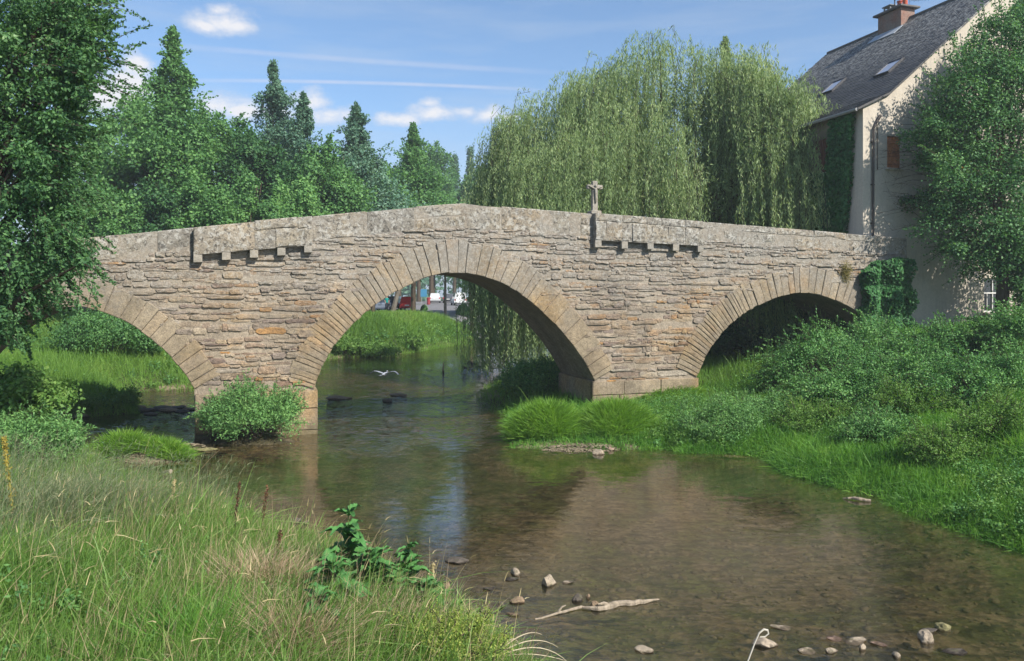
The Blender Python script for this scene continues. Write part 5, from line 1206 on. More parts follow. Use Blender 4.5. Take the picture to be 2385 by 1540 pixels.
for k, (a, b, c, d) in enumerate(openings):
    mb = MB(ho); m_ = (a+b)/2; q_ = (c+d)/2; T = TG+.15
    for (s0, z0, w, h) in ((a+.04, q_, .08, d-c), (b-.04, q_, .08, d-c), (m_, c+.04, b-a-.16, .08), (m_, d-.04, b-a-.16, .08), (m_, q_, .05, d-c-.16)): hb(mb, s0, z0, T, (w, .06, h), .008)
    if k == 1: hb(mb, m_, q_+.1, T-.002, (b-a-.16, .07, .07), .008); hb(mb, (a+m_)/2, q_-.3, T+.003, (.03, .05, .8), .004); hb(mb, (b+m_)/2, q_-.3, T+.003, (.03, .05, .8), .004)
    wn_ = mb.build('window', WFR, house)
    mb = MB(ho); mb.add([B(a, c, T+.02), B(b, c, T+.02), B(b, d, T+.02), B(a, d, T+.02)], [(0, 1, 2, 3)]); mb.build('pane', DGL, wn_)
    mb = MB(ho); hb(mb, m_, c-.05, TG-.02, (b-a+.2, .22, .09), .012); mb.build('sill', PLA, wn_)
    if k != 1:
        mb = MB(ho)
        for i in range(5): hb(mb, a+(b-a)*(i+.5)/5, q_, TG-.02+.11, ((b-a)/5-.012, .04, d-c-.04), .006)
        for zz in (c+.25, d-.25): hb(mb, m_, zz, TG+.055, (b-a-.06, .03, .12), .006)
        mb.build('shutter', SHU, wn_)
# downpipe and gutter
PIPE = m_plain('pipe_metal', (.06, .05, .045), .6, .3)
mb = MB(ho); pp = [bs(x, y, TG-.1) for x, y in ((2050, 268), (2042, 284), (2035, 300), (2034, 420), (2034, 552))]; mb.tube([B(a, b, TG-.1) for a, b in pp], .05, 8)
for yy in (330, 430, 520): q = bs(2034, yy, TG-.1); hb(mb, q[0], q[1], TG-.06, (.16, .1, .05), .005)
mb.build('downpipe', PIPE, house)
mb = MB(ho); a, b = bs(2044, 300, TG-.06), bs(2053, 270, TG-.06); mb.tube([B(*bs(2044, 395, TG-.06), TG-.06), B(*a, TG-.06), B(*bs(2046, 283, TG-.06), TG-.06), B(*b, TG-.06)], .02, 5); mb.build('cable', PIPE, house)
mb = MB(ho); g = prof(1)[-1]; mb.tube([B(g[0]-.05, g[1]-.08, TG-.1), B(g[0]-.05, g[1]-.08, TG+HL+.1)], .075, 8); mb.build('gutter', m_plain('gutter_zinc', (.22, .22, .22), .5, .4), roof)
# side wall window with brown shutters
def sw(x, y):
    """photo ray on the left side wall -> (depth t, z)"""
    q = on_plane(x, y, sC, 0, 1, 0); return q[2], q[1]
(ta, za_), (tb, zb_) = sw(1930, 398), sw(1902, 330); mb = MB(ho); tm, tw_ = (ta+tb)/2, abs(tb-ta)
for i in range(4): mb.box((0, 0, 0), (.05, tw_*.46/2-.02, zb_-za_), 0, .008, fn=lambda a, b, c, i=i: B(sC-.05+a, (za_+zb_)/2+c, ta+tw_*(i+.5)/4*(1 if tb > ta else -1)+b))
sh = mb.build('side_window', SHB, house)
mb = MB(ho); mb.box((0, 0, 0), (.07, tw_+.2, .10), 0, .01, fn=lambda a, b, c: B(sC-.03+a, za_-.08+c, tm+b)); mb.build('sill', PLA, sh)
# ivy on the side wall
rng = np.random.default_rng(61)
def leaf_patch(name, label, P, nrm, ln, wd, mat, cat='ivy', group=None, spread=.45):
    a, b = orient(len(P), np.tile(nrm, (len(P), 1)), rng, spread); org = np.array([P[:, 0].mean(), P[:, 1].mean(), P[:, 2].min()])
    o = link_mesh(name, leaf_mesh(name, P-org, a*ln*rng.uniform(.6, 1.3, len(P))[:, None]*.5, b*wd*rng.uniform(.7, 1.3, len(P))[:, None]*.5), mat, None, tuple(org)); return tag(o, label, cat, group)
t = rng.uniform(TG+.1, TG+HL, 90000); z = rng.uniform(2.5, zE-.1, 90000); n1 = snoise(t*2, z*2, 41)
X = PX0+sC*U[0]+t*Mv[0]; Y = PY+sC*U[1]+t*Mv[1]; px = X/Y*F+CX; py = HY-(z-CAMH)/Y*F
right_edge = np.interp(py, [250, 330, 420, 480, 560], [1995, 1993, 1990, 1984, 1975])+n1*4
left_edge = np.where(py < 405, np.interp(py, [250, 300, 405], [1936, 1942, 1934]), np.interp(py, [405, 425, 450], [1905, 1860, 1780]))+n1*9
k = (px < right_edge) & (px > left_edge); dp = rng.uniform(.02, .34, len(t))*(1+.4*n1)
Pi = np.stack([X-U[0]*dp, Y-U[1]*dp, z], 1)[k]
leaf_patch('ivy', 'dense ivy covering the shaded left wall of the house', Pi, np.array([-U[0], -U[1], .35]), .17, .13, LF_IVY)
# roof edge moss and ivy tip
# ivy over the end of the bridge
n = 26000; x = rng.uniform(1985, 2135, n); y = rng.uniform(585, 820, n); e = snoise(x*.08, y*.08, 43)
k = (y > np.interp(x, [2002, 2030, 2060, 2085, 2122], [640, 612, 606, 598, 612])+e*9) & (x > np.interp(y, [590, 640, 700, 790], [2022, 2012, 2000, 1990])+e*16) & (x < 2114+e*11)
q = np.array([B(*bs(a, b, -.1), -.05-rng.uniform(0, .75)*(.35+.65*abs(math.sin(a*.06)*math.cos(b*.045)))) for a, b in zip(x[k], y[k])])
leaf_patch('ivy', 'dark ivy mass hanging over the right end of the bridge', q, np.array([-Mv[0], -Mv[1], .35]), .15, .12, LF_IVY)
q = np.array(B(*bs(1966, 640, 0), -.08)); P = q+rng.normal(0, 1, (700, 3))*np.array([.13, .05, .2])+np.array([0, -.06, .1]); leaf_patch('wall_plant', 'small yellowish plant rooted in the bridge face above the right arch', P, np.array([0, -1, .5]), .09, .03, m_leaf('dry_leaf', ((0, (.14, .13, .04)), (1, (.30, .24, .09))), .3, .2), 'plant', None, .9)

# ---------------------------------------------------------------- car park beyond the bridge
def sheet(name, x0, x1, y0, y1, dz, mat, label, nx=24, ny=40):
    xs, ys = np.meshgrid(np.linspace(x0, x1, nx), np.linspace(y0, y1, ny)); z = gz(xs, ys)+dz
    i = np.arange(nx*ny).reshape(ny, nx); q = np.stack([i[:-1, :-1], i[:-1, 1:], i[1:, 1:], i[1:, :-1]], -1).reshape(-1, 4)
    return tag(link_mesh(name, np_mesh(name, np.stack([xs.ravel(), ys.ravel(), z], 1), q.ravel(), np.arange(len(q))*4), mat), label, name.replace('_', ' '), kind='structure')
sheet('road', -24, 1.5, 86, 150, .03, m_plain('asphalt', (.17, .165, .17), .9, .2, .15, 1.5), 'grey asphalt of the riverside car park')
sheet('path', -38, -18.5, 58.2, 61, .04, m_plain('gravel_path', (.36, .32, .26), .95, .1, .15, 3), 'pale gravel path at the top of the left meadow', 30, 6)
mb = MB((-29, 63, 3)); x_ = -39.0
while x_ < -19.5:
    w = random.uniform(.5, 1.1)
    for r_ in range(4): mb.box((x_+w/2+random.uniform(-.1, .1), 63+random.uniform(-.03, .03), 3.0+.33*r_+.17), (w-.02, .45, .31), random.uniform(-.02, .02), .04)
    x_ += w
mb.box((-29.2, 63, 3.5), (20, .36, 1.4)); tag(mb.build('garden_wall', M_MORT), 'low grey stone wall along the path behind the left arch', 'wall')
GLASS = NT('car_glass'); GLASS.bsdf((.02, .025, .03), .06, .8); GLASS = GLASS.m; TYRE = m_plain('tyre', (.02, .02, .02), .9, .1); HUB = m_plain('hub', (.4, .4, .42), .4, .5, .1, 8, .6); CHR = m_plain('plate', (.7, .7, .66), .5, .3)
LRED = m_plain('tail_lamp', (.45, .02, .015), .25, .5); LWH = m_plain('head_lamp', (.75, .75, .75), .15, .6)
def car(label, loc, rz, paint, L=4.1, W=1.72, H=1.48, van=False):
    """car seen from its rear when rz = 0: tail towards -Y"""
    root = thing('parked_car', label, 'car', loc, 'cars in the riverside car park', rz); l, w = L/2, W/2
    pm = NT('car_paint'); pm.bsdf(paint, .25, .5); pm = pm.m
    sec = [(-l, .45, .34), (-l+.04, .80, .30), (-l+.10, .92, .3), (-l+.9, .93, .22), (l-1.25, .92, .22), (l-.4, .80, .26), (l-.05, .66, .3), (l, .45, .34)]
    mb = MB(); vs = []; fs = []
    for (yy, zt, zb) in sec:
        for (xx, zz) in ((-w*.9, zb), (-w, zb+.14), (-w, zt-.16), (-w*.9, zt), (w*.9, zt), (w, zt-.16), (w, zb+.14), (w*.9, zb)): vs.append((xx, yy, zz))
    for i in range(len(sec)-1):
        for k in range(8): j = (k+1) % 8; fs.append((i*8+k, i*8+j, i*8+8+j, i*8+8+k))
    fs += [tuple(range(7, -1, -1)), tuple(len(sec)*8-8+k for k in range(8))]; mb.add(vs, fs); mb.build('body', pm, root)
    yb, yt = -l+.10, -l+(.22 if van else .55)
    cab = [(yb, .90, w*.93), (yt, H-.03, w*.76), (yt+.15, H, w*.74), (.25, H, w*.74), (.45, H-.05, w*.76), (l-1.2, .90, w*.92)]
    mb = MB(); vs = []; fs = []
    for (yy, zz, ww) in cab: vs += [(-ww, yy, zz), (ww, yy, zz)]
    mb.add(vs, [(2*i, 2*i+1, 2*i+3, 2*i+2) for i in range(1, 4)]); n = len(cab)
    mb.build('cabin_roof', pm, root)
    mb = MB(); d = .02
    mb.add([(-w*.86, yb+.05, .95), (w*.86, yb+.05, .95), (w*.72, yt-.005, H-.09), (-w*.72, yt-.005, H-.09)], [(0, 1, 2, 3)]); mb.build('rear_window', GLASS, root)
    mb = MB(); mb.add([vs[8], vs[9], vs[11], vs[10]], [(0, 1, 3, 2)]); mb.build('windscreen', GLASS, root)
    mb = MB(); mb.add([vs[0], vs[1], vs[3], vs[2]], [(0, 1, 2, 3)]); mb.build('tailgate_frame', pm, root)
    for sg in (-1, 1):
        mb = MB(); k = 0 if sg < 0 else 1; mb.add([vs[2*i+k] for i in (0, 1, 2, 3, 4, 5)], [(0, 1, 2, 3, 4, 5)]); mb.build('side_window', GLASS, root)
        for yy in (-l+.75, l-.75):
            mb = MB(); mb.tube([(sg*(w-.2), yy, .31), (sg*(w+.01), yy, .31)], .31, 16); wh = mb.build('wheel', TYRE, root); mb = MB(); mb.tube([(sg*(w-.02), yy, .31), (sg*(w+.02), yy, .31)], .19, 12); mb.build('hub', HUB, wh)
        mb = MB(); mb.box((sg*w*.84, -l+.06, .78), (.2, .08, .22), 0, .02); mb.build('tail_light', LRED, root)
        mb = MB(); mb.box((sg*w*.74, l-.10, .64), (.34, .14, .12), 0, .02); mb.build('headlight', LWH, root)
    mb = MB(); mb.box((0, -l-.01, .62), (.5, .02, .11), 0, .004); mb.build('number_plate', CHR, root)
    mb = MB(); mb.box((0, -l-.02, .40), (W*.94, .12, .17), 0, .03); mb.build('bumper', m_plain('bumper', tuple(c*.6 for c in paint), .6, .3), root)
def cpos(x, Y): X = (x-CX)/F*Y; return (X, Y, gz1(X, Y)+.03)
car('small red car parked with its tail to the river', cpos(950, 93), .08, (.55, .015, .012), 3.9, 1.72, 1.6)
car('black car parked left of the red car', cpos(921, 95), -.1, (.018, .018, .02), 4.2, 1.78, 1.62)
car('grey blue car with its windscreen catching light, leftmost in the car park', cpos(873, 91), 2.5, (.12, .145, .19), 4.2, 1.75, 1.42)
car('pale silver car at the back of the car park', cpos(1013, 132), .1, (.46, .47, .48), 4.3, 1.8, 1.6)
car('dark grey car at the back, right of the pale silver one', cpos(1046, 133), 0, (.07, .075, .085), 4.3, 1.8, 1.5)
car('white van half hidden by the clipped round bush', cpos(1068, 118), .2, (.66, .66, .66), 4.5, 1.85, 1.85, True)
def ball(label, x, Y, r, seed, mat=LF_MID):
    X = (x-CX)/F*Y; z = gz1(X, Y); rng_ = np.random.default_rng(seed); d = unit(rng_.normal(0, 1, (2600, 3))); d[:, 2] = np.abs(d[:, 2])*1.0
    P = np.array([X, Y, z+.1])+d*np.array([r, r, r*1.45])*rng_.uniform(.82, 1.04, (2600, 1)); a, b = orient(2600, d, rng_, .5); org = np.array([X, Y, z])
    return tag(link_mesh('clipped_bush', leaf_mesh('clipped_bush', P-org, a*.09, b*.055), mat, None, tuple(org)), label, 'bush', 'clipped bushes by the car park')
ball('large clipped round bush in front of the white van', 1079, 92, .85, 71); ball('small bright bush at the foot of the tree beside the red car', 988, 93, .4, 72, LF_LIGHT); ball('clipped bush right of the large round one', 1112, 96, .8, 73, LF_DARK)
# trees with bare trunks along the top of the far bank
def bank_tree(label, xb, xt, Y, r, mat, bark, seed):
    rng_ = np.random.default_rng(seed); X = (xb-CX)/F*Y; z = gz1(X, Y)-.1; X1 = (xt-CX)/F*Y; org = (X, Y, z); root = thing('bank_tree', label, 'tree', org, 'trees along the far bank')
    zt = z+3.2; P, Rr = round_clumps((X1, Y, z+7.6), (1.9, 1.8, 2.6), 26, .8, rng_, -.8); crown_obj(root, clump_leaves(P, Rr, 130, .36, .25, rng_), mat, org)
    trunk_mb(org, [(X, Y, z-.2), (X+(X1-X)*.5, Y, z+1.6), (X1, Y, zt), (X1, Y, z+7)], [r*1.2, r, r*.9, r*.4], [((X1, Y, zt+.5*k), tuple(P[k]), r*.35) for k in range(6)], 8).build('trunk', bark, root)
bank_tree('far bank tree with a leaning trunk left of the red car', 913, 932, 85, .24, LF_DARK, BARK_G, 82)
bank_tree('far bank tree with a slim pale trunk in the middle of the car park view', 1037, 1037, 88, .15, LF_LIGHT, BARK_G, 83); bank_tree('far bank tree with a dark trunk right of the clipped round bush', 1099, 1097, 86, .19, LF_MID, BARK, 84)
bank_tree('far bank tree with a dark trunk nearest the willow fringe', 1141, 1139, 90, .2, LF_DARK, BARK, 85)
mb = MB(); q = cpos(1167, 92); mb.tube([(0, 0, 0), (0, 0, 2.6)], .07, 8); mb.lathe((0, 0, 2.6), [(.09, 0), (.09, .05), (.03, .1)], 8); o = mb.build('white_post', WFR, None, loc=q); tag(o, 'slim white post right of the far bank trees', 'post')
mb = MB(); q = cpos(998, 120); mb.lathe((0, 0, 0), [(.22, 0), (.26, .1), (.26, .85), (.3, .88), (.3, .98), (.1, 1.1)], 12); tag(mb.build('litter_bin', m_plain('bin_red', (.25, .03, .035), .6, .3), None, loc=q), 'dark red bin between the red car and the silver car', 'bin')
mb = MB(); q = cpos(987, 125); mb.tube([(-.35, 0, 0), (-.35, 0, 2.4)], .04, 6); mb.tube([(.35, 0, 0), (.35, 0, 2.4)], .04, 6); root = thing('info_board', 'blue notice board on two posts behind the trunk beside the red car', 'sign', q)
mb.build('post', m_plain('post_grey', (.3, .3, .3), .5, .4), root); mb = MB(); mb.box((0, -.06, 1.75), (1.0, .05, 1.2), 0, .01); mb.build('board', m_plain('board_blue', (.05, .20, .34), .5, .3), root)
mb = MB(); q = cpos(1130, 90)
for k in range(6): mb.box((-2.0+k*.8, 0, .06), (.78, .22, .18), 0, .02)
tag(mb.build('kerb_stone', m_plain('kerb_pale', (.60, .58, .54), .9, .1), None, loc=q), 'pale kerb at the edge of the car park near the willow', 'kerb')
# person by the cars
def person(label, loc, rz, shirt, legs, h=1.72):
    k = h/1.72; J = {'pel': (0, 0, .92), 'bel': (0, 0, 1.08), 'che': (0, .01, 1.30), 'nec': (0, .0, 1.47), 'hea': (0, -.01, 1.60), 'top': (0, 0, 1.71), 'sl': (-.17, 0, 1.40), 'el': (-.23, .02, 1.13), 'wl': (-.20, -.10, .90), 'hl': (-.19, -.14, .82), 'sr': (.17, 0, 1.40), 'er': (.25, .03, 1.13), 'wr': (.22, -.06, .90), 'hr': (.21, -.09, .81),
             'tl': (-.09, 0, .86), 'kl': (-.10, -.02, .48), 'al': (-.10, .03, .09), 'fl': (-.11, -.12, .035), 'tr': (.09, 0, .86), 'kr': (.11, -.03, .48), 'ar': (.11, .04, .09), 'fr': (.12, -.11, .035)}
    rad = {'pel': .13, 'bel': .115, 'che': .135, 'nec': .06, 'hea': .095, 'top': .06, 'sl': .065, 'el': .045, 'wl': .03, 'hl': .035, 'sr': .065, 'er': .045, 'wr': .03, 'hr': .035, 'tl': .085, 'kl': .06, 'al': .042, 'fl': .04, 'tr': .085, 'kr': .06, 'ar': .042, 'fr': .04}
    E = [('pel', 'bel'), ('bel', 'che'), ('che', 'nec'), ('nec', 'hea'), ('hea', 'top'), ('che', 'sl'), ('sl', 'el'), ('el', 'wl'), ('wl', 'hl'), ('che', 'sr'), ('sr', 'er'), ('er', 'wr'), ('wr', 'hr'), ('pel', 'tl'), ('tl', 'kl'), ('kl', 'al'), ('al', 'fl'), ('pel', 'tr'), ('tr', 'kr'), ('kr', 'ar'), ('ar', 'fr')]
    ks = list(J); me = bpy.data.meshes.new('person'); me.from_pydata([tuple(c*k for c in J[q]) for q in ks], [(ks.index(a), ks.index(b)) for a, b in E], [])
    t = NT('person_cloth'); p = t.obj(); z = t.n('ShaderNodeSeparateXYZ'); t.link(p, z.inputs[0]); ax = t.math('ABSOLUTE', z.outputs[0])
    c = t.mix(t.math('GREATER_THAN', z.outputs[2], .93), legs, shirt); c = t.mix(t.math('GREATER_THAN', z.outputs[2], 1.455), c, (.42, .27, .2)); c = t.mix(t.math('GREATER_THAN', z.outputs[2], 1.63), c, (.05, .035, .025))
    c = t.mix(t.math('MULTIPLY', t.math('GREATER_THAN', ax, .175), t.math('LESS_THAN', z.outputs[2], 1.2)), c, (.42, .27, .2)); t.bsdf(c, .85, .2)
    o = link_mesh('person', me, t.m, None, loc); o.rotation_euler = (0, 0, rz); m = o.modifiers.new('skin', 'SKIN')
    for i, q in enumerate(ks): me.skin_vertices[0].data[i].radius = (rad[q]*k, rad[q]*k*(.8 if q in ('che', 'bel', 'pel') else 1)); me.skin_vertices[0].data[i].use_root = (q == 'pel')
    o.modifiers.new('sub', 'SUBSURF').render_levels = 2; tag(o, label, 'person'); return o
person('person in a teal shirt and dark trousers standing beside the black car', cpos(901, 89), .5, (.01, .22, .20), (.03, .035, .045))

# ---------------------------------------------------------------- heron, stones, driftwood
def heron():
    q = at(896, 872, 44.0); V = []; fs = []
    # body axis along +x (towards the viewer's right, slightly away), wings spread along y
    body = [(-.42, 0, .00, .012), (-.34, 0, .0, .035), (-.18, 0, .01, .075), (0, 0, .02, .10), (.16, 0, .03, .085), (.28, 0, .05, .05), (.33, 0, .10, .04), (.30, 0, .15, .035), (.36, 0, .17, .042), (.43, 0, .165, .03), (.50, 0, .155, .012), (.60, 0, .145, .004)]
    mb = MB(); n = 8; vs = []; fs = []
    for (x, y, z, r) in body:
        for k in range(n): a = 2*math.pi*k/n; vs.append((x, y+r*math.cos(a), z+r*math.sin(a)))
    for i in range(len(body)-1):
        for k in range(n): j = (k+1) % n; fs.append((i*n+k, i*n+j, i*n+n+j, i*n+n+k))
    mb.add(vs, fs)
    for sg in (-1, 1):
        st = [(.06, .04, .24, -.18), (.22, .10, .25, -.20), (.42, .16, .22, -.20), (.60, .17, .16, -.19), (.74, .10, .08, -.20), (.84, .00, -.04, -.20)]
        vs = []; fs = []
        for (d, z, f, b) in st:
            for (x, dz) in ((f, 0), ((f+b)/2, .025), (b, -.005), ((f+b)/2, -.012)): vs.append((x, sg*d, z+dz))
        for i in range(len(st)-1):
            for k in range(4): j = (k+1) % 4; fs.append((i*4+k, i*4+j, i*4+4+j, i*4+4+k))
        fs.append((20, 21, 22, 23)); mb.add(vs, fs)
    mb.tube([(-.38, .03, -.02), (-.6, .035, -.04), (-.78, .035, -.05)], [.012, .009, .006], 5); mb.tube([(-.38, -.03, -.02), (-.6, -.035, -.04), (-.78, -.035, -.05)], [.012, .009, .006], 5)
    t = NT('heron_plumage'); p = t.obj(); s = t.n('ShaderNodeSeparateXYZ'); t.link(p, s.inputs[0]); c = t.mix(t.ramp(t.math('ABSOLUTE', s.outputs[1]), ((.35, 0), (.75, 1))), (.24, .26, .30), (.11, .12, .15)); c = t.mix(t.math('GREATER_THAN', s.outputs[0], .45), c, (.45, .32, .12)); t.bsdf(c, .8, .2)
    o = mb.build('heron', t.m, None, True, q); o.rotation_euler = (0, R(4), R(78)); tag(o, 'grey heron gliding low over the water with wings spread', 'bird')
heron()
def m_rock(name, col):
    t = NT(name); p = t.pos(); n = t.noise(p, 14, 5, .65); n2 = t.noise(p, 55, 4, .7); z = t.n('ShaderNodeSeparateXYZ'); t.link(p, z.inputs[0])
    c = t.mix(1.0, col, t.ramp(n, ((.25, .55), (.75, 1.3))), 'MULTIPLY'); c = t.mix(1.0, c, t.ramp(n2, ((.3, .75), (.7, 1.15))), 'MULTIPLY')
    c = t.mix(t.ramp(t.noise(p, 9, 4, .6), ((.55, 0), (.68, .6))), c, (.10, .10, .035)); w = t.math('ADD', z.outputs[2], t.math('MULTIPLY', t.math('SUBTRACT', n, .5), .05))
    m = t.n('ShaderNodeMapRange', interpolation_type='SMOOTHSTEP'); t.link(w, m.inputs[0]); m.inputs[1].default_value = .035; m.inputs[2].default_value = .012
    c = t.mix(m.outputs[0], c, t.mix(1.0, c, (.30, .28, .25), 'MULTIPLY')); t.bsdf(c, .85, .25, t.bump(t.math('ADD', n, n2), .6, .02)); return t.m
STN = [m_rock('river_stone_pale', (.30, .245, .18)), m_rock('river_stone_brown', (.21, .15, .095)), m_rock('river_stone_mossy', (.20, .18, .085)), m_rock('river_stone_dark', (.09, .075, .06)), m_rock('river_stone_pink', (.25, .17, .13))]
def rock(label, x, y, w, h, m, seed, flat=1.0, facet=.0, rz=0.0, sink=.3, dep=.7, name='river_stone', cat='stone', group='stones in the river'):
    X, Y = onz(x, y); k = Y/F; rx, rz_ = w*k/2, max(.03, h*k*.75); rnd = random.Random(seed); off = Vector((seed*3.7, seed*1.3, seed*.7))
    bm = bmesh.new(); bmesh.ops.create_icosphere(bm, subdivisions=3, radius=1)
    for v in bm.verts:
        d = v.co.normalized(); nn = mnoise.noise(d*1.3+off)*.32+mnoise.noise(d*3.1+off)*.12+mnoise.noise(d*8+off)*.035
        co = d*(1+nn)
        if facet:
            for kk in range(6):
                pl = Vector((math.sin(kk*2.1+seed), math.cos(kk*1.7+seed*2), math.sin(kk*.9+seed)*.8+.3)).normalized(); e = co.dot(pl)-.62
                if e > 0: co -= pl*e*facet
        v.co = Vector((co.x*rx, co.y*rx*dep, co.z*rz_*flat))
    me = bpy.data.meshes.new(name); bm.to_mesh(me); bm.free()
    zb = gz1(X, Y); o = link_mesh(name, me, STN[m], None, (X, Y, rz_*flat*(.9-sink*2)*.5), smooth=False); o.rotation_euler = (rnd.uniform(-.12, .12), rnd.uniform(-.12, .12), rz or rnd.uniform(0, 6)); return tag(o, label, cat, group)
rock('mossy rounded boulder in the near water by the bank tip', 1096, 1440, 42, 28, 2, 1)
rock('pale angular block sitting proud in the middle of the near water', 1277, 1362, 42, 28, 0, 2, 1, .9, .3)
rock('small round pale cobble left of the pale angular block', 1201, 1338, 26, 18, 0, 3)
rock('flat brown slab tilted in the near water above the mossy boulder', 1204, 1402, 44, 17, 1, 4, .8, .7, .2)
rock('small dark cobble touching the flat brown slab', 1168, 1412, 20, 11, 3, 5)
rock('low tan stone below the flat brown slab', 1193, 1432, 32, 9, 1, 6, .7, .5)
rock('thin wet slab left of the round pale cobble', 1190, 1350, 38, 8, 3, 7, .6, .6, .2)
rock('flat dark chip left of the pale angular block', 1140, 1372, 34, 7, 3, 8, .6, .6, .1)
rock('low flat chip just right of the pale angular block', 1322, 1357, 30, 9, 0, 9, .6, .7, .1)
rock('pink brown stone behind the tall dock leaves', 842, 1272, 30, 17, 4, 10)
rock('low dark rock breaking the surface in midstream', 1066, 1308, 56, 15, 3, 11, .8, .5, .1)
rock('smooth stone under the brown reflection of the left pier', 690, 1216, 24, 11, 3, 12)
rock('small dark stone beside the smooth one under the left pier reflection', 712, 1219, 16, 7, 3, 13)
rock('squat brown cobble behind the long driftwood', 1345, 1399, 28, 16, 3, 14)
rock('tiny cobble behind the middle of the driftwood', 1370, 1392, 14, 11, 1, 15)
rock('rusty stone leaning on the front of the driftwood', 1386, 1418, 24, 22, 1, 16)
rock('pale slab behind the hooked white stalk', 1782, 1502, 66, 22, 0, 17, .9, .8, .2)
rock('ragged pale stone left of the hooked white stalk', 1500, 1515, 48, 15, 0, 18, .8, .6, .1)
rock('flat pale stone beyond the hooked white stalk', 1822, 1462, 48, 9, 0, 19, .6, .7, .1)
rock('long pale flake right of the hooked white stalk', 1878, 1518, 52, 10, 0, 20, .6, .7, .1)
rock('pointed pale flake at the end of the long flake', 1935, 1518, 38, 14, 0, 21, .8, .9, .2)
rock('broad flat stone below the reflection of the house', 1990, 1494, 58, 10, 0, 22, .6, .7, .1)
rock('narrow stone left of the broad flat one below the house reflection', 1945, 1489, 44, 8, 4, 23, .6, .6, .1)
rock('upright pale stone in the gap between flat flakes', 2008, 1512, 24, 18, 0, 24, 1, .8)
rock('short flat stone right of the upright pale one', 2048, 1500, 40, 9, 4, 25, .6, .7, .1)
rock('large pale cobble in the near water at the lower right', 2157, 1492, 46, 28, 0, 26)
rock('greenish round cobble behind the large pale one at the lower right', 2196, 1466, 34, 18, 2, 27)
rock('grey flat slab beside the greenish cobble', 2160, 1470, 46, 12, 3, 28, .7, .5, .1)
rock('small pale stone at the bottom edge right of the flakes', 2088, 1530, 24, 16, 0, 29, 1, .6)
rock('dark flat stone at the lower right corner', 2225, 1518, 56, 11, 3, 30, .6, .5, .1)
rock('squared pale block at the tip of the gravel spit by the right pier', 1393, 1058, 30, 15, 0, 31, 1, .9, .1)
rock('small squared stone beside the block on the gravel spit', 1421, 1049, 22, 11, 4, 32, 1, .9, .1)
rock('flat ochre ledge stone at the foot of the pier bush', 476, 1049, 70, 10, 2, 33, .7, .8, .05, dep=.5)
rock('low yellow stone in the blue water inside the middle arch, nearer the left pier', 788, 929, 58, 10, 1, 34, .8, 0, .05)
rock('small yellow stone in the blue water at the centre of the middle arch', 928, 922, 42, 8, 1, 35, .8, 0, .05)
rock('dark wet cluster stone in the shadow of the middle arch', 902, 936, 28, 9, 3, 36)
rock('mossy flat stone at the edge of the dark water under the left arch', 182, 972, 52, 12, 2, 37, .8, .4, .05)
for i, (x, y, w, h) in enumerate(((305, 955, 26, 9), (335, 958, 40, 10), (365, 955, 30, 9), (395, 957, 44, 10), (425, 960, 30, 9), (350, 966, 30, 7), (320, 950, 30, 7), (380, 950, 36, 7), (410, 951, 40, 7), (440, 955, 30, 8))):
    rock('wet stone in the riffle across the left arch', x, y, w*1.2, h*1.15, 3 if i % 3 else 1, 40+i, .8, .3, .1, group='stones of the riffle under the left arch')
for i in range(14):
    x = 1070+i*19+random.uniform(-6, 6) if i < 7 else 1075+random.uniform(0, 60)
    y = (796-(x-1070)*.04) if i < 7 else 850+random.uniform(-6, 8)
    if i < 7: rock('pale stone in the row edging the far bank', 1050+i*14, 800-i*1.2, 12, 6, 0, 60+i, group='pale stones edging the far bank')
    else: rock('small wet stone in the shallow riffle beyond the arch', x, y, 14, 4, 3, 60+i, group='stones of the far riffle')
# gravel spits as loose pebbles
rng = np.random.default_rng(70); bits = []; V = []; Fc = []
def pebbles(cx, cy, rx, ry, n, name, label, dz=.0):
    mb = MB(onz(cx, cy)+(0,)); X0, Y0 = onz(cx, cy); k = Y0/F
    for _ in range(n):
        a = random.uniform(0, 6.283); r_ = math.sqrt(random.random()); x, y = X0+rx*k*r_*math.cos(a), Y0+ry*r_*math.sin(a); s = random.uniform(.025, .075); z = max(gz1(x, y), -.03)+.008+dz*(1-r_*r_)
        mb.box((x, y, z), (s*1.5, s, s*.6), random.uniform(0, 3), s*.22)
    tag(mb.build(name, m_stone(name, ((0, (.36, .28, .20)), (.5, (.46, .37, .27)), (1, (.27, .21, .15))), 0, .1, bumpk=.2)), label, 'gravel', kind='stuff')
pebbles(1350, 1047, 95, .42, 520, 'gravel', 'pale gravel spit between the two big grass tufts', .07); pebbles(335, 1078, 110, .35, 420, 'gravel', 'stony edge below the two joined grass tufts'); pebbles(470, 1045, 70, .6, 260, 'gravel', 'stones around the foot of the pier bush'); pebbles(1740, 1062, 60, .2, 200, 'gravel', 'reddish gravel lip under the yellow green bush')
WOOD = m_bark('driftwood', (.28, .23, .17)); WOODD = m_bark('wet_wood', (.26, .19, .12))
def log(label, pts, rad, mat, name='driftwood', jit=.02, parts=()):
    org = pts[0]; mb = MB(org); P = []
    for a, b in zip(pts, pts[1:]):
        for k in range(4): f = k/4; P.append(tuple(a[i]+(b[i]-a[i])*f+random.uniform(-jit, jit)*(.4 if i == 2 else 1) for i in range(3)))
    P.append(pts[-1]); n = len(P); rr = [np.interp(i/(n-1), np.linspace(0, 1, len(rad)), rad)*random.uniform(.85, 1.15) for i in range(n)]
    mb.tube(P, rr, 7)
    for (a, b, r_) in parts: mb.tube([a, tuple((np.array(a)+b)/2+np.array([0, 0, .03])), b], [r_, r_*.8, r_*.4], 5)
    return tag(mb.build(name, mat), label, 'driftwood')
def wp(x, y, z=.03): X, Y = onz(x, y, z); return (X, Y, z)
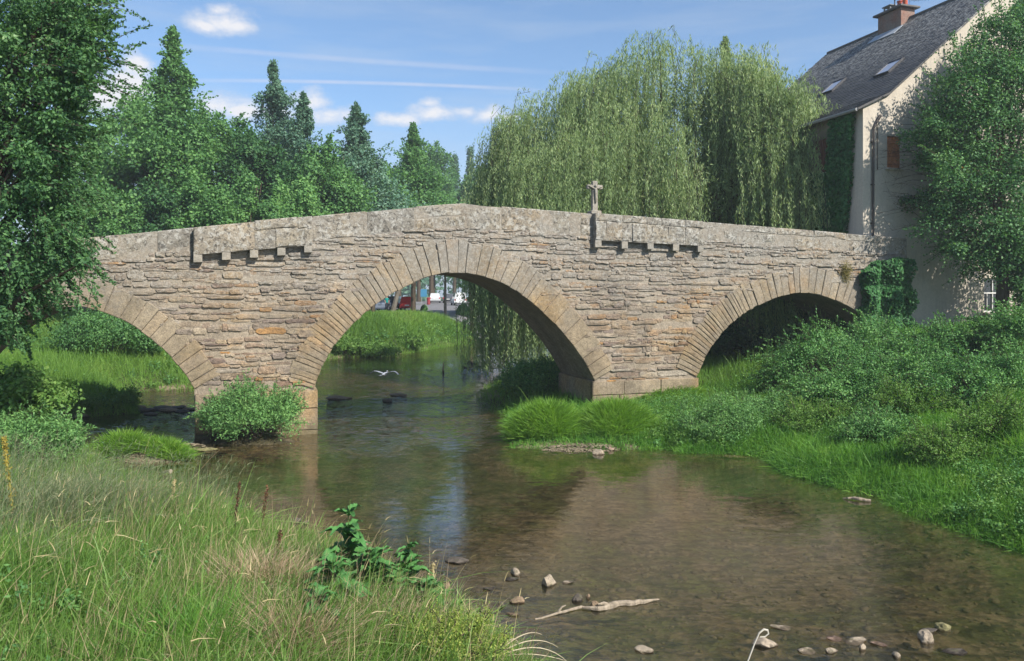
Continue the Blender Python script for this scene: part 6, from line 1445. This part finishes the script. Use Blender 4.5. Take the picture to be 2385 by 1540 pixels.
log('long pale driftwood branch lying across the near water', [wp(1248, 1441, .01), wp(1300, 1428, .02), wp(1352, 1414, .03), wp(1395, 1419, .03), wp(1440, 1406, .035), wp(1490, 1403, .03), wp(1535, 1396, .02)], [.012, .02, .026, .05, .046, .01], WOOD, parts=[(wp(1300, 1426, .03), wp(1318, 1410, .12), .02), (wp(1420, 1410), wp(1392, 1408, .1), .03)])
log('pale bark piece floating near the right bank', [wp(1962, 1160, .02), wp(1990, 1161, .05), wp(2028, 1166, .03)], [.012, .04, .03], WOOD)
log('short wooden log sticking out of the bank by the low docks', [wp(985, 1368, .05), wp(1020, 1368, .08), wp(1048, 1366, .09)], [.05, .05, .085], WOODD)
log('small wedge of wood poking from the water below the left grass tufts', [wp(370, 1102, .01), wp(398, 1098, .10)], [.02, .06], WOOD)
log('pale straight branch lying on the water beneath the willow fringe', [at(1108, 829, 59), at(1170, 829, 59)], [.05, .04], STRAWP); log('thin branch on the water in front of the pale straight one', [at(1120, 858, 50), at(1200, 857, 50)], [.03, .02], WOODD)
log('broken stump standing in the far shallows', [wp(1032, 871, -.1), at(1032, 862, 49.5), at(1033, 843, 49.5)], [.08, .06, .015], WOODD, 'stump')
log('reddish dead twigs on the bank below the right pier', [at(1560, 996, 27.2), at(1600, 986, 27.3), at(1612, 990, 27.3)], [.012, .012, .005], m_plain('dead_twig', (.30, .17, .10), .8, .1), 'dead_twig', .02, [(at(1590, 989, 27.3), at(1588, 975, 27.3), .008)])

# stones lying on the bed of the shallows
def bed_stones():
    rng = np.random.default_rng(88); n = 5200; X = rng.uniform(-6, 10.5, n); Y = rng.uniform(9, 22, n); d = seg_dist(np.stack([X, Y], 1), RIVER); k = (d < -.05) & (snoise(X*.9, Y*.9, 12)+rng.normal(0, .35, n) > .1); X, Y = X[k], Y[k]; Z = gz(X, Y); n = len(X)
    bm = bmesh.new(); bmesh.ops.create_icosphere(bm, subdivisions=1, radius=1); T = np.array([v.co[:] for v in bm.verts]); Fc = np.array([[v.index for v in f.verts] for f in bm.faces]); bm.free()
    s = np.minimum(.03*rng.lognormal(0, .5, n), .075); V = T[None]*(1+.3*rng.normal(0, 1, (n, len(T), 1)).clip(-1, 1)); sc = np.stack([s*rng.uniform(1, 2, n), s*rng.uniform(.8, 1.3, n), s*rng.uniform(.3, .6, n)], 1)
    V = V*sc[:, None]; a = rng.uniform(0, 6.3, n); c, sn_ = np.cos(a)[:, None], np.sin(a)[:, None]; V = np.stack([V[..., 0]*c-V[..., 1]*sn_, V[..., 0]*sn_+V[..., 1]*c, V[..., 2]], -1)+np.stack([X, Y, Z+s*.15], 1)[:, None]
    L = (Fc[None]+np.arange(n)[:, None, None]*len(T)).ravel(); me = np_mesh('bed_stones', V.reshape(-1, 3), L, np.arange(n*len(Fc))*3)
    tag(link_mesh('bed_stones', me, m_stone('bed_stone', ((0, (.09, .065, .04)), (.4, (.19, .14, .095)), (.8, (.26, .20, .14)), (1, (.07, .06, .03))), 0, .15, bumpk=.3)), 'small stones lying on the bed of the shallows', 'stones', kind='stuff')
bed_stones()
# summer haze filling the valley
t = NT('haze'); t.t.links.clear() if False else None
v = t.n('ShaderNodeVolumePrincipled'); v.inputs['Color'].default_value = (.86, .93, 1, 1); v.inputs['Density'].default_value = .0007; v.inputs['Anisotropy'].default_value = .2; t.link(v.outputs[0], t.out.inputs['Volume'])
b = MB(); b.box((0, 1150, 18), (1900, 2900, 50)); tag(b.build('haze', t.m), 'thin pale summer haze lying in the valley', 'haze', kind='stuff')
SC.cycles.volume_bounces = 0; SC.cycles.volume_step_rate = 4
